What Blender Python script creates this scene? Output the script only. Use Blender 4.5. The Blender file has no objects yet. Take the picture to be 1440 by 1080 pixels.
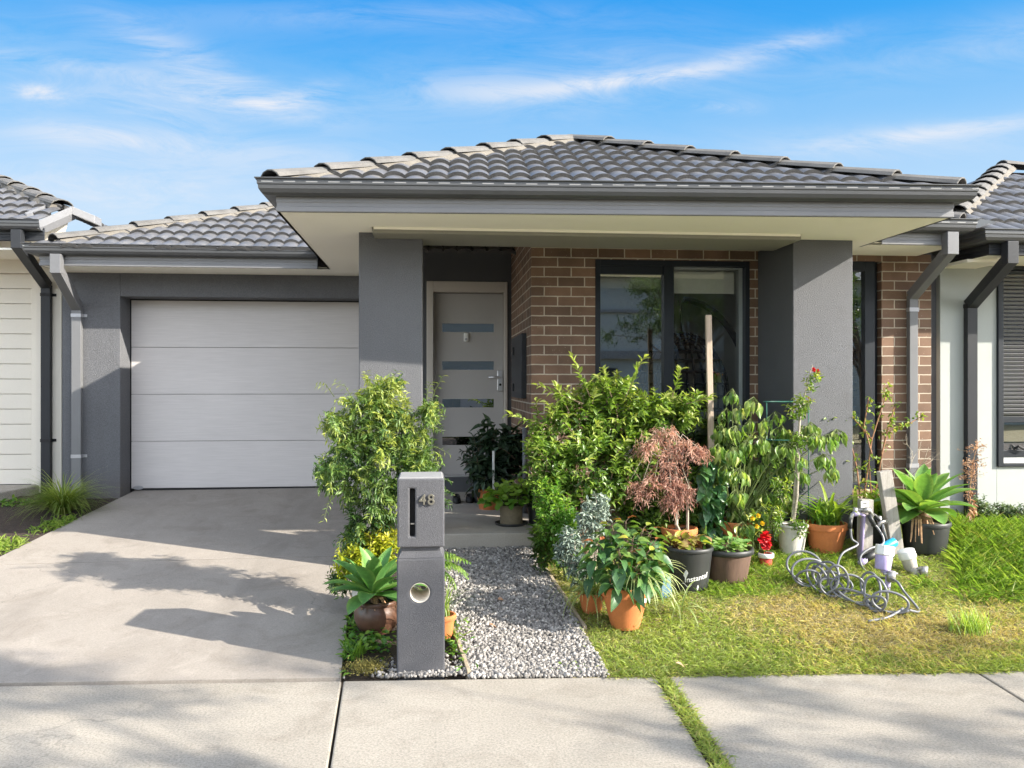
import bpy, bmesh, math, random
import numpy as np
from mathutils import Vector, Matrix
rng = np.random.default_rng(7)
random.seed(7)
PI = math.pi
scene = bpy.context.scene
col = scene.collection
# ------------------------------------------------------------------ camera model
CAMZ = 1.63
YAW = math.radians(5.47)
F = 1183.0
SN, CS = math.sin(YAW), math.cos(YAW)

def P(u, v, Y):
    """point of the photograph (1440x1080) at house depth Y"""
    a = (u - 720) / F; b = (541 - v) / F
    s = Y / (CS - a * SN)
    return Vector((s * (SN + a * CS), Y, CAMZ + s * b))

def y0(x):
    return 4.65 - 0.053 * x

def sstep(t):
    t = np.clip(t, 0, 1); return t * t * (3 - 2 * t)

def gz(x, y):
    """height of the ground"""
    x = np.asarray(x, float); y = np.asarray(y, float)
    d = np.maximum(0, y - y0(x))
    drive = np.minimum(0.092 * d, 0.45)
    lawn = np.minimum(0.165 * d, 0.36)
    k = sstep((x + 0.56) / 0.40)
    return drive * (1 - k) + lawn * k

def G(u, v):
    """ground point seen at pixel (u, v)"""
    a = (u - 720) / F; b = (541 - v) / F
    z = 0.0
    for _ in range(40):
        s = (z - CAMZ) / b
        x = s * (SN + a * CS); y = s * (CS - a * SN)
        z = 0.6 * z + 0.4 * float(gz(x, y))
    return Vector((x, y, float(gz(x, y))))

def onground(x, y):
    return Vector((x, y, float(gz(x, y))))

# ------------------------------------------------------------------ materials
def newmat(name):
    m = bpy.data.materials.new(name); m.use_nodes = True
    nt = m.node_tree
    return m, nt, nt.nodes['Principled BSDF']

def N(nt, typ, **kw):
    n = nt.nodes.new(typ)
    for k, v in kw.items():
        if k.startswith('i_'):
            n.inputs[k[2:]].default_value = v
        else:
            setattr(n, k, v)
    return n

def ramp(nt, fac, stops):
    r = nt.nodes.new('ShaderNodeValToRGB')
    e = r.color_ramp.elements
    while len(e) < len(stops): e.new(0.5)
    for i, (p, c) in enumerate(stops):
        e[i].position = p; e[i].color = (*c, 1)
    nt.links.new(fac, r.inputs[0])
    return r.outputs[0]

def mixc(nt, fac, a, b, mode='MIX'):
    m = nt.nodes.new('ShaderNodeMix'); m.data_type = 'RGBA'; m.blend_type = mode
    for s, v in ((0, fac), (6, a), (7, b)):
        if hasattr(v, 'links'): nt.links.new(v, m.inputs[s])
        elif s == 0: m.inputs[0].default_value = v
        else: m.inputs[s].default_value = (*v, 1)
    return m.outputs[2]

def pos(nt, scale=(1, 1, 1)):
    g = nt.nodes.new('ShaderNodeNewGeometry')
    m = nt.nodes.new('ShaderNodeMapping'); m.inputs['Scale'].default_value = scale
    nt.links.new(g.outputs['Position'], m.inputs[0])
    return m.outputs[0]

def noise(nt, vec, scale, detail=4, rough=0.55, dist=0.0):
    n = nt.nodes.new('ShaderNodeTexNoise')
    n.inputs['Scale'].default_value = scale; n.inputs['Detail'].default_value = detail
    n.inputs['Roughness'].default_value = rough; n.inputs['Distortion'].default_value = dist
    nt.links.new(vec, n.inputs['Vector'])
    return n.outputs['Fac']

def bump(nt, b, h, strength, dist=0.01):
    n = nt.nodes.new('ShaderNodeBump'); n.inputs['Strength'].default_value = strength
    n.inputs['Distance'].default_value = dist
    nt.links.new(h, n.inputs['Height']); nt.links.new(n.outputs[0], b.inputs['Normal'])

def pmat(name, c, var=0.15, scale=3.0, rough=0.7, fine=60.0, finevar=0.08, bmp=0.15, bd=0.004, metal=0.0, stain=None, spec=0.5, vs=(1, 1, 1)):
    m, nt, b = newmat(name)
    vec = pos(nt, vs)
    n1 = noise(nt, vec, scale, 5, 0.6)
    n2 = noise(nt, vec, fine, 3, 0.7)
    lo = tuple(x * (1 - var) for x in c); hi = tuple(min(1, x * (1 + var)) for x in c)
    base = ramp(nt, n1, [(0.3, lo), (0.7, hi)])
    f = ramp(nt, n2, [(0.25, (1 - finevar * 2,) * 3), (0.75, (1 + finevar,) * 3)])
    out = mixc(nt, 1.0, base, f, 'MULTIPLY')
    if stain:
        n3 = noise(nt, vec, stain[1], 4, 0.65, 0.6)
        k = ramp(nt, n3, [(stain[2], (0, 0, 0)), (stain[3], (1, 1, 1))])
        out = mixc(nt, k, out, stain[0])
    nt.links.new(out, b.inputs['Base Color'])
    b.inputs['Roughness'].default_value = rough; b.inputs['Metallic'].default_value = metal
    b.inputs['Specular IOR Level'].default_value = spec
    if bmp: bump(nt, b, n2, bmp, bd)
    return m

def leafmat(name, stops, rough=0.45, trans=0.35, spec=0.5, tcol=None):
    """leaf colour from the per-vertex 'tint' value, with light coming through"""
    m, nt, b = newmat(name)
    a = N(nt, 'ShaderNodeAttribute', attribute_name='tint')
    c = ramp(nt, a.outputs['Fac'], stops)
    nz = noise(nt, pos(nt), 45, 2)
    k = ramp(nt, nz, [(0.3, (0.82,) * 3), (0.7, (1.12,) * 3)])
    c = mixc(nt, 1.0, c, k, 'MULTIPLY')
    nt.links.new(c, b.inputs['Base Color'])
    b.inputs['Roughness'].default_value = rough; b.inputs['Specular IOR Level'].default_value = spec
    tr = N(nt, 'ShaderNodeBsdfTranslucent')
    tc = mixc(nt, 1.0, c, tcol or (1.5, 1.6, 0.7), 'MULTIPLY')
    nt.links.new(tc, tr.inputs['Color'])
    mx = N(nt, 'ShaderNodeMixShader'); mx.inputs[0].default_value = trans
    nt.links.new(b.outputs[0], mx.inputs[1]); nt.links.new(tr.outputs[0], mx.inputs[2])
    nt.links.new(mx.outputs[0], nt.nodes['Material Output'].inputs[0])
    return m

def glassmat(name, refl=0.22, tint=(0.92, 0.94, 0.94)):
    m = bpy.data.materials.new(name); m.use_nodes = True; nt = m.node_tree
    nt.nodes.remove(nt.nodes['Principled BSDF'])
    t = N(nt, 'ShaderNodeBsdfTransparent'); t.inputs[0].default_value = (*tint, 1)
    g = N(nt, 'ShaderNodeBsdfGlossy'); g.inputs['Roughness'].default_value = 0.0
    fr = N(nt, 'ShaderNodeFresnel'); fr.inputs[0].default_value = 1.5
    ad = N(nt, 'ShaderNodeMath', operation='ADD', use_clamp=True); ad.inputs[1].default_value = refl
    nt.links.new(fr.outputs[0], ad.inputs[0])
    mx = N(nt, 'ShaderNodeMixShader')
    nt.links.new(ad.outputs[0], mx.inputs[0]); nt.links.new(t.outputs[0], mx.inputs[1]); nt.links.new(g.outputs[0], mx.inputs[2])
    nt.links.new(mx.outputs[0], nt.nodes['Material Output'].inputs[0])
    return m

M = {}
M['render_grey'] = pmat('grey_render', (0.138, 0.141, 0.151), 0.08, 1.2, 0.92, 150, 0.22, 1.0, 0.006, stain=((0.115, 0.116, 0.122), 2.5, 0.5, 0.8))
def weather(m, zb, k=.30):
    nt = m.node_tree; b = nt.nodes['Principled BSDF']; src = b.inputs['Base Color'].links[0].from_socket
    g = nt.nodes.new('ShaderNodeNewGeometry'); sp = nt.nodes.new('ShaderNodeSeparateXYZ'); nt.links.new(g.outputs['Position'], sp.inputs[0])
    nz = noise(nt, pos(nt), 9, 5, .7)
    a = nt.nodes.new('ShaderNodeMath'); a.operation = 'MULTIPLY_ADD'; a.inputs[1].default_value = .5; nt.links.new(nz, a.inputs[0]); nt.links.new(sp.outputs[2], a.inputs[2])
    lowk = ramp(nt, a.outputs[0], [(0, (k,) * 3), (1, (0, 0, 0))])
    lowk.node.color_ramp.elements[0].position = min(.99, (zb + .22) / 1.0); lowk.node.color_ramp.elements[1].position = min(1.0, (zb + .52) / 1.0)
    c = mixc(nt, lowk, src, (.16, .12, .085))
    st = ramp(nt, noise(nt, pos(nt, (9, 9, .35)), 1.6, 5, .65), [(.52, (0, 0, 0)), (.75, (.22,) * 3)])
    c = mixc(nt, st, c, (.085, .085, .088))
    nt.links.new(c, b.inputs['Base Color'])
weather(M['render_grey'], .42)
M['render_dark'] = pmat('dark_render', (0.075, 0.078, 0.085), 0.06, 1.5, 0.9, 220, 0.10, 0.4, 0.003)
M['render_white'] = pmat('white_render', (0.375, 0.395, 0.375), 0.04, 1.0, 0.9, 160, 0.03, 0.3, 0.003)
M['render_cream'] = pmat('cream_render', (0.74, 0.69, 0.60), 0.03, 1.0, 0.9, 160, 0.03, 0.2, 0.003)
M['soffit'] = pmat('cream_soffit', (0.96, 0.92, 0.80), 0.01, 1.0, 0.75, 50, 0.01, 0.0)
M['trim'] = pmat('grey_steel_trim', (0.20, 0.20, 0.205), 0.06, 2.0, 0.42, 90, 0.02, 0.05, 0.001, spec=0.5)
M['gutter'] = pmat('grey_gutter', (0.062, 0.064, 0.067), 0.08, 2.0, 0.32, 90, 0.02, 0.05, 0.001, spec=0.6)
M['beam'] = pmat('olive_grey_beam', (0.25, 0.24, 0.20), 0.05, 2.0, 0.6, 70, 0.02, 0.05)
def gutter_mat():
    m, nt, b = newmat('slotted_grey_gutter')
    g = nt.nodes.new('ShaderNodeNewGeometry'); sp = nt.nodes.new('ShaderNodeSeparateXYZ'); nt.links.new(g.outputs['Position'], sp.inputs[0])
    def q(op, a, v, v2=None):
        n = nt.nodes.new('ShaderNodeMath'); n.operation = op; nt.links.new(a, n.inputs[0])
        if hasattr(v, 'links'): nt.links.new(v, n.inputs[1])
        else: n.inputs[1].default_value = v
        if v2 is not None: n.inputs[2].default_value = v2
        return n.outputs[0]
    ad = q('ADD', sp.outputs[0], sp.outputs[1])
    dash = q('LESS_THAN', q('FRACT', q('MULTIPLY', ad, 1 / .14), 0), .52)
    band = q('COMPARE', sp.outputs[2], 2.981, .0038)
    k = q('MULTIPLY', dash, band)
    n1 = noise(nt, pos(nt), 2.0, 4)
    c = ramp(nt, n1, [(.3, (.055, .057, .06)), (.7, (.068, .07, .073))])
    nt.links.new(mixc(nt, k, c, (.26, .26, .255)), b.inputs['Base Color']); b.inputs['Roughness'].default_value = .38
    return m
M['gutter_slot'] = gutter_mat()
M['pipe'] = pmat('grey_downpipe', (0.15, 0.152, 0.158), 0.05, 2.0, 0.4, 70, 0.02, 0.05, 0.001)
M['pipe_dark'] = pmat('charcoal_downpipe', (0.026, 0.028, 0.032), 0.06, 2.0, 0.45, 70, 0.02, 0.05, 0.001, spec=0.3)
M['black_frame'] = pmat('black_aluminium', (0.018, 0.022, 0.028), 0.06, 2.0, 0.45, 70, 0.02, 0.0, spec=0.25)
M['white_frame'] = pmat('white_window_trim', (0.7, 0.71, 0.68), 0.03, 2.0, 0.6, 70, 0.02, 0.0)
M['door'] = pmat('grey_door', (0.40, 0.385, 0.37), 0.03, 2.0, 0.55, 120, 0.03, 0.1, 0.001)
M['doorframe'] = pmat('warm_grey_frame', (0.47, 0.43, 0.385), 0.04, 2.0, 0.55, 120, 0.03, 0.1, 0.001)
M['steel'] = pmat('brushed_steel', (0.6, 0.6, 0.62), 0.05, 3, 0.3, 90, 0.03, 0.0, metal=0.8)
M['black'] = pmat('matt_black', (0.012, 0.012, 0.013), 0.1, 3, 0.7, 60, 0.05, 0.0)
M['dark_plastic'] = pmat('black_plastic', (0.024, 0.026, 0.026), 0.2, 6, 0.5, 60, 0.1, 0.1, 0.002)
M['room'] = pmat('room_paint', (0.78, 0.76, 0.72), 0.03, 2, 0.9, 60, 0.02, 0)
M['glass'] = glassmat('window_glass', 0.32)
M['glass_clear'] = glassmat('clear_window_glass', 0.05)
M['door_glass'] = glassmat('dark_door_glass', 0.30, (0.12, 0.14, 0.15))
M['tile'] = pmat('charcoal_roof_tile', (0.10, 0.10, 0.105), 0.30, 3.4, 0.45, 120, 0.14, 0.3, 0.003, stain=((0.175, 0.165, 0.15), 6, 0.52, 0.75))
M['tile_edge'] = pmat('tile_edge', (0.07, 0.068, 0.066), 0.2, 9, 0.9, 160, 0.3, 0.6, 0.004)
M['cap'] = pmat('ridge_cap_concrete', (0.125, 0.119, 0.110), 0.22, 6, 0.88, 120, 0.10, 0.4, 0.004, stain=((0.14, 0.132, 0.122), 9, 0.5, 0.75))
M['mortar'] = pmat('ridge_mortar', (0.155, 0.14, 0.118), 0.15, 9, 0.9, 90, 0.10, 0.6, 0.006)
def concrete(name, c, tyre=False, broom=0.0, pit=0.3):
    m, nt, b = newmat(name); vec = pos(nt)
    g = ramp(nt, noise(nt, vec, .9, 5, .62), [(.3, tuple(x * .86 for x in c)), (.7, tuple(x * 1.1 for x in c))])
    st = ramp(nt, noise(nt, vec, 2.3, 6, .7, 1.2), [(.50, (0, 0, 0)), (.72, (.75,) * 3)])
    g = mixc(nt, st, g, tuple(x * q for x, q in zip(c, (.70, .68, .66))))
    w = ramp(nt, noise(nt, vec, 5.5, 5, .7, .5), [(.56, (0, 0, 0)), (.74, (.5,) * 3)])
    g = mixc(nt, w, g, tuple(min(1, x * 1.25) for x in c))
    f = ramp(nt, noise(nt, vec, 85, 4, .8), [(.30, (1 - pit,) * 3), (.58, (1.06,) * 3)])
    g = mixc(nt, 1, g, f, 'MULTIPLY')
    sp = ramp(nt, noise(nt, vec, 34, 2, .5), [(.735, (0, 0, 0)), (.77, (.7,) * 3)])
    g = mixc(nt, sp, g, tuple(x * .45 for x in c))
    # hairline cracks
    v = nt.nodes.new('ShaderNodeTexVoronoi'); v.feature = 'DISTANCE_TO_EDGE'; v.inputs['Scale'].default_value = .55
    nz = nt.nodes.new('ShaderNodeTexNoise'); nz.inputs['Scale'].default_value = 3.0; nz.inputs['Detail'].default_value = 6; nt.links.new(vec, nz.inputs['Vector'])
    va = N(nt, 'ShaderNodeVectorMath', operation='SCALE'); va.inputs['Scale'].default_value = .5; nt.links.new(nz.outputs['Color'], va.inputs[0])
    vv = N(nt, 'ShaderNodeVectorMath', operation='ADD'); nt.links.new(vec, vv.inputs[0]); nt.links.new(va.outputs[0], vv.inputs[1]); nt.links.new(vv.outputs[0], v.inputs['Vector'])
    ck = ramp(nt, v.outputs['Distance'], [(.0, (.45,) * 3), (.0035, (0, 0, 0))])
    gate = ramp(nt, noise(nt, vec, .6, 2), [(.5, (0, 0, 0)), (.56, (1, 1, 1))])
    g = mixc(nt, mixc(nt, 1, ck, gate, 'MULTIPLY'), g, tuple(x * .35 for x in c))
    if tyre:
        sp_ = nt.nodes.new('ShaderNodeSeparateXYZ'); nt.links.new(vec, sp_.inputs[0])
        nz2 = noise(nt, pos(nt, (3, .7, 1)), 1.6, 5, .65)
        for x0_ in (-2.75, -1.35):
            d = N(nt, 'ShaderNodeMath', operation='SUBTRACT'); d.inputs[1].default_value = x0_; nt.links.new(sp_.outputs[0], d.inputs[0])
            d2 = N(nt, 'ShaderNodeMath', operation='MULTIPLY'); nt.links.new(d.outputs[0], d2.inputs[0]); nt.links.new(d.outputs[0], d2.inputs[1])
            d3 = N(nt, 'ShaderNodeMath', operation='MULTIPLY_ADD', use_clamp=True); d3.inputs[1].default_value = -14; d3.inputs[2].default_value = 1; nt.links.new(d2.outputs[0], d3.inputs[0])
            d4 = N(nt, 'ShaderNodeMath', operation='MULTIPLY', use_clamp=True); nt.links.new(d3.outputs[0], d4.inputs[0]); nt.links.new(ramp(nt, nz2, [(.42, (0, 0, 0)), (.75, (.55,) * 3)]), d4.inputs[1])
            g = mixc(nt, d4.outputs[0], g, tuple(x * .62 for x in c))
    nt.links.new(g, b.inputs['Base Color']); b.inputs['Roughness'].default_value = .9
    h = noise(nt, pos(nt, (6, 1, 1)) if broom else vec, 150, 3, .7)
    bump(nt, b, h, .45, .003)
    return m
M['drive'] = concrete('driveway_concrete', (0.300, 0.268, 0.232), True, 0, .22)
M['path_conc'] = concrete('footpath_concrete', (0.345, 0.312, 0.262), False, 1, .50)
M['porch'] = pmat('porch_concrete', (0.36, 0.33, 0.29), 0.12, 2.0, 0.8, 90, 0.08, 0.2, 0.003)
M['soil'] = pmat('garden_soil', (0.075, 0.055, 0.04), 0.35, 12, 0.95, 90, 0.3, 0.9, 0.015)
M['mulch'] = pmat('bark_mulch_bed', (0.055, 0.035, 0.025), 0.4, 20, 0.95, 70, 0.35, 1.0, 0.02)
M['turf'] = pmat('turf_soil', (0.25, 0.215, 0.10), 0.35, 7, 0.95, 90, 0.25, 0.9, 0.012, stain=((0.27, 0.22, 0.11), 3, 0.52, 0.7))
M['verge'] = pmat('bounce_verge', (0.36, 0.32, 0.2), 0.2, 3, 0.95, 90, 0.2, 0.5, 0.01)  # tone raised so the unseen strip bounces light up to the soffit
M['asphalt'] = pmat('bounce_road', (0.26, 0.25, 0.23), 0.12, 2, 0.9, 120, 0.2, 0.5, 0.005)  # unseen road made paler to add bounce light under the eaves
M['aggregate'] = pmat('exposed_aggregate', (0.40, 0.36, 0.31), 0.2, 9, 0.9, 110, 0.3, 0.6, 0.004)
M['mailbox'] = pmat('textured_mailbox_render', (0.095, 0.096, 0.105), 0.07, 4, 0.92, 260, 0.2, 0.9, 0.004)
M['mail_top'] = pmat('mailbox_cap_render', (0.22, 0.22, 0.22), 0.06, 5, 0.9, 200, 0.06, 0.4, 0.003)
M['digit'] = pmat('bronze_numeral', (0.16, 0.15, 0.12), 0.1, 30, 0.4, 90, 0.05, 0.0, metal=0.3)
M['cream_tube'] = pmat('cream_pipe', (0.72, 0.66, 0.56), 0.05, 9, 0.6, 90, 0.03, 0.0)
M['terracotta'] = pmat('terracotta', (0.50, 0.165, 0.05), 0.14, 8, 0.85, 90, 0.06, 0.25, 0.003, stain=((0.50, 0.22, 0.10), 10, 0.58, 0.85))
M['brown_glaze'] = pmat('brown_glazed_pot', (0.10, 0.05, 0.032), 0.35, 9, 0.35, 60, 0.08, 0.1, 0.002)
M['bark_pot'] = pmat('brown_barrel_plastic', (0.115, 0.068, 0.048), 0.2, 14, 0.7, 60, 0.10, 0.3, 0.003, vs=(1, 1, 0.2))
M['white_pot'] = pmat('weathered_white_pot', (0.60, 0.57, 0.52), 0.1, 7, 0.7, 60, 0.06, 0.15, 0.003)
M['tan_pot'] = pmat('tan_pot', (0.22, 0.18, 0.12), 0.2, 7, 0.7, 60, 0.1, 0.2, 0.003)
M['wood_grey'] = pmat('weathered_timber', (0.36, 0.335, 0.30), 0.22, 7, 0.9, 60, 0.15, 0.5, 0.004, vs=(8, 8, 0.6), stain=((0.22, 0.2, 0.18), 9, 0.55, 0.75))
M['wood_stake'] = pmat('stake_timber', (0.40, 0.32, 0.25), 0.2, 7, 0.9, 60, 0.1, 0.4, 0.003, vs=(8, 8, 0.5))
M['wood_edge'] = pmat('edging_timber', (0.33, 0.27, 0.19), 0.25, 7, 0.9, 60, 0.15, 0.5, 0.004)
M['stem_green'] = pmat('green_stem', (0.12, 0.16, 0.04), 0.2, 20, 0.7, 60, 0.1, 0)
M['stem_brown'] = pmat('brown_twig', (0.16, 0.11, 0.07), 0.25, 20, 0.9, 60, 0.2, 0.3)
M['stem_pale'] = pmat('pale_bark', (0.42, 0.37, 0.29), 0.25, 20, 0.9, 60, 0.2, 0.4)
M['stem_red'] = pmat('reddish_cane', (0.27, 0.13, 0.06), 0.3, 20, 0.7, 60, 0.1, 0.1)
M['dry'] = pmat('dry_stalk', (0.45, 0.27, 0.15), 0.25, 20, 0.9, 60, 0.2, 0)
M['bark'] = pmat('tree_bark', (0.14, 0.11, 0.085), 0.3, 8, 0.95, 40, 0.2, 0.8, 0.02)
M['hose'] = pmat('grey_hose', (0.16, 0.165, 0.18), 0.1, 9, 0.4, 60, 0.03, 0)
M['lilac'] = pmat('lilac_plastic', (0.40, 0.34, 0.56), 0.12, 9, 0.5, 60, 0.05, 0)
M['brass'] = pmat('dull_metal', (0.36, 0.35, 0.34), 0.2, 20, 0.4, 60, 0.05, 0.1, metal=0.6)
M['white_plastic'] = pmat('white_plastic', (0.75, 0.75, 0.72), 0.06, 9, 0.5, 60, 0.03, 0)
M['pale_plastic'] = pmat('dusty_plastic', (0.45, 0.42, 0.37), 0.15, 9, 0.7, 60, 0.06, 0.1)
M['blue_plastic'] = pmat('blue_plastic', (0.02, 0.30, 0.55), 0.1, 9, 0.4, 60, 0.03, 0)
M['red'] = pmat('red_petal', (0.62, 0.012, 0.018), 0.2, 20, 0.5, 60, 0.05, 0)
M['yellow'] = pmat('yellow_petal', (0.75, 0.52, 0.02), 0.15, 20, 0.5, 60, 0.05, 0)
M['red_plastic'] = pmat('red_plastic', (0.55, 0.07, 0.05), 0.15, 9, 0.5, 60, 0.05, 0)
M['wire'] = pmat('green_wire', (0.03, 0.12, 0.09), 0.1, 9, 0.4, 60, 0.05, 0)
M['tagblue'] = pmat('faded_blue_card', (0.045, 0.12, 0.155), 0.15, 12, 0.6, 60, 0.05, 0)
M['paint_white'] = pmat('white_print', (0.75, 0.75, 0.75), 0.05, 20, 0.6, 60, 0.05, 0)
M['bracket'] = pmat('galvanised_bracket', (0.4, 0.4, 0.42), 0.1, 9, 0.4, 60, 0.05, 0, metal=0.5)

def gdoor_mat():
    m, nt, b = newmat('woodgrain_garage_door')
    n1 = noise(nt, pos(nt, (0.7, 1, 16)), 4.5, 6, 0.65)
    n2 = noise(nt, pos(nt), 0.7, 3)
    c = ramp(nt, n1, [(0.3, (0.545, 0.515, 0.50)), (0.7, (0.625, 0.59, 0.575))])
    k = ramp(nt, n2, [(0.3, (0.94,) * 3), (0.7, (1.04,) * 3)])
    nt.links.new(mixc(nt, 1, c, k, 'MULTIPLY'), b.inputs['Base Color'])
    b.inputs['Roughness'].default_value = 0.55
    bump(nt, b, n1, 0.2, 0.002)
    return m
M['gdoor'] = gdoor_mat()

def brick_mat():
    m, nt, b = newmat('brown_brick')
    g = nt.nodes.new('ShaderNodeNewGeometry')
    s = nt.nodes.new('ShaderNodeSeparateXYZ'); nt.links.new(g.outputs['Position'], s.inputs[0])
    ad = N(nt, 'ShaderNodeMath', operation='ADD'); nt.links.new(s.outputs[0], ad.inputs[0]); nt.links.new(s.outputs[1], ad.inputs[1])
    cb = nt.nodes.new('ShaderNodeCombineXYZ')
    a2 = N(nt, 'ShaderNodeMath', operation='ADD'); a2.inputs[1].default_value = -0.872 - 7.35 + 24.0
    nt.links.new(ad.outputs[0], a2.inputs[0]); nt.links.new(a2.outputs[0], cb.inputs[0])
    a3 = N(nt, 'ShaderNodeMath', operation='ADD'); a3.inputs[1].default_value = 0.008 + 8.6
    nt.links.new(s.outputs[2], a3.inputs[0]); nt.links.new(a3.outputs[0], cb.inputs[1])
    # slightly wavy joints
    nz = nt.nodes.new('ShaderNodeTexNoise'); nz.inputs['Scale'].default_value = 22; nz.inputs['Detail'].default_value = 2
    nt.links.new(g.outputs['Position'], nz.inputs['Vector'])
    va = N(nt, 'ShaderNodeVectorMath', operation='SCALE'); va.inputs['Scale'].default_value = 0.006
    nt.links.new(nz.outputs['Color'], va.inputs[0])
    vv = N(nt, 'ShaderNodeVectorMath', operation='ADD'); nt.links.new(cb.outputs[0], vv.inputs[0]); nt.links.new(va.outputs[0], vv.inputs[1])
    br = N(nt, 'ShaderNodeTexBrick'); br.offset = 0.5
    br.inputs['Scale'].default_value = 1; br.inputs['Brick Width'].default_value = 0.24; br.inputs['Row Height'].default_value = 0.086
    br.inputs['Mortar Size'].default_value = 0.0055; br.inputs['Mortar Smooth'].default_value = 0.15
    br.inputs['Color1'].default_value = (0.205, 0.120, 0.076, 1); br.inputs['Color2'].default_value = (0.13, 0.080, 0.053, 1)
    br.inputs['Mortar'].default_value = (0.45, 0.385, 0.30, 1); br.inputs['Bias'].default_value = 0.0
    nt.links.new(vv.outputs[0], br.inputs['Vector'])
    n2 = noise(nt, pos(nt), 5, 4); k = ramp(nt, n2, [(0.3, (0.8,) * 3), (0.7, (1.15,) * 3)])
    c = mixc(nt, 1, br.outputs['Color'], k, 'MULTIPLY')
    n3 = noise(nt, pos(nt), 85, 2, 0.5); sp = ramp(nt, n3, [(0.70, (0, 0, 0)), (0.76, (1, 1, 1))])
    c = mixc(nt, sp, c, (0.38, 0.31, 0.24))
    nt.links.new(c, b.inputs['Base Color']); b.inputs['Roughness'].default_value = 0.85
    hh = N(nt, 'ShaderNodeMath', operation='SUBTRACT'); hh.inputs[0].default_value = 1.0
    nt.links.new(br.outputs['Fac'], hh.inputs[1])
    n4 = noise(nt, pos(nt), 120, 3)
    h2 = N(nt, 'ShaderNodeMath', operation='MULTIPLY_ADD'); h2.inputs[1].default_value = 0.25
    nt.links.new(n4, h2.inputs[0]); nt.links.new(hh.outputs[0], h2.inputs[2])
    bump(nt, b, h2.outputs[0], 0.7, 0.006)
    return m
M['brick'] = brick_mat()

def gravel_mat():
    m, nt, b = newmat('pale_gravel')
    a = N(nt, 'ShaderNodeAttribute', attribute_name='tint')
    c = ramp(nt, a.outputs['Fac'], [(0.0, (0.075, 0.07, 0.065)), (0.35, (0.185, 0.173, 0.16)), (0.8, (0.31, 0.29, 0.27)), (1.0, (0.48, 0.455, 0.42))])
    nt.links.new(c, b.inputs['Base Color']); b.inputs['Roughness'].default_value = 0.85
    return m
M['gravel'] = gravel_mat()

# leaf materials
M['lf_jasmine'] = leafmat('jasmine_leaf', [(0, (0.018, 0.045, 0.012)), (0.35, (0.05, 0.115, 0.025)), (0.7, (0.15, 0.24, 0.055)), (1, (0.34, 0.38, 0.075))], 0.45, 0.3)
M['lf_shrub'] = leafmat('shrub_leaf', [(0, (0.025, 0.06, 0.015)), (0.4, (0.085, 0.165, 0.03)), (0.75, (0.20, 0.30, 0.05)), (1, (0.42, 0.46, 0.13))], 0.35, 0.35)
M['lf_lime'] = leafmat('lime_leaf', [(0, (0.14, 0.20, 0.02)), (0.5, (0.38, 0.42, 0.03)), (1, (0.62, 0.56, 0.07))], 0.45, 0.4)
M['lf_agave'] = leafmat('agave_leaf', [(0, (0.055, 0.15, 0.04)), (0.5, (0.105, 0.245, 0.06)), (1, (0.27, 0.38, 0.09))], 0.55, 0.2, tcol=(1.1, 1.5, 0.6))
M['lf_agave_y'] = leafmat('yellow_green_agave_leaf', [(0, (0.08, 0.19, 0.06)), (0.5, (0.15, 0.30, 0.075)), (1, (0.36, 0.46, 0.11))], 0.4, 0.3)
M['lf_fern'] = leafmat('fern_leaf', [(0, (0.06, 0.14, 0.03)), (0.5, (0.15, 0.27, 0.05)), (1, (0.34, 0.42, 0.09))], 0.45, 0.4)
M['lf_dark'] = leafmat('dark_leaf', [(0, (0.012, 0.028, 0.014)), (0.6, (0.04, 0.075, 0.04)), (1, (0.085, 0.13, 0.07))], 0.4, 0.2)
M['lf_round'] = leafmat('geranium_leaf', [(0, (0.03, 0.10, 0.015)), (0.5, (0.10, 0.24, 0.03)), (1, (0.34, 0.48, 0.06))], 0.5, 0.4)
M['lf_silver'] = leafmat('silver_leaf', [(0, (0.09, 0.13, 0.10)), (0.5, (0.21, 0.27, 0.22)), (1, (0.42, 0.47, 0.38))], 0.8, 0.15, tcol=(1, 1.1, 0.9))
M['lf_maple'] = leafmat('red_maple_leaf', [(0, (0.16, 0.075, 0.055)), (0.5, (0.47, 0.265, 0.205)), (1, (0.70, 0.48, 0.37))], 0.6, 0.3, tcol=(1.4, 1.0, 0.8))
M['lf_poin'] = leafmat('poinsettia_leaf', [(0, (0.022, 0.07, 0.028)), (0.45, (0.06, 0.15, 0.045)), (0.8, (0.16, 0.26, 0.05)), (0.93, (0.36, 0.36, 0.05)), (1, (0.40, 0.13, 0.05))], 0.42, 0.3)
M['lf_spider'] = leafmat('spider_plant_leaf', [(0, (0.11, 0.20, 0.05)), (0.4, (0.22, 0.32, 0.09)), (0.7, (0.55, 0.58, 0.26)), (1, (0.70, 0.70, 0.42))], 0.45, 0.3)
M['lf_chilli'] = leafmat('drooping_leaf', [(0, (0.04, 0.09, 0.025)), (0.5, (0.11, 0.21, 0.045)), (0.85, (0.24, 0.34, 0.08)), (1, (0.48, 0.50, 0.19))], 0.36, 0.35)
M['lf_vine'] = leafmat('vine_leaf', [(0, (0.02, 0.075, 0.03)), (0.6, (0.065, 0.17, 0.06)), (1, (0.18, 0.32, 0.11))], 0.3, 0.3)
M['lf_lily'] = leafmat('strap_leaf', [(0, (0.06, 0.15, 0.025)), (0.5, (0.17, 0.30, 0.04)), (1, (0.42, 0.50, 0.07))], 0.4, 0.4)
M['lf_rose'] = leafmat('rose_leaf', [(0, (0.05, 0.11, 0.02)), (0.5, (0.15, 0.25, 0.035)), (0.85, (0.34, 0.38, 0.06)), (1, (0.40, 0.20, 0.07))], 0.4, 0.35)
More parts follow.
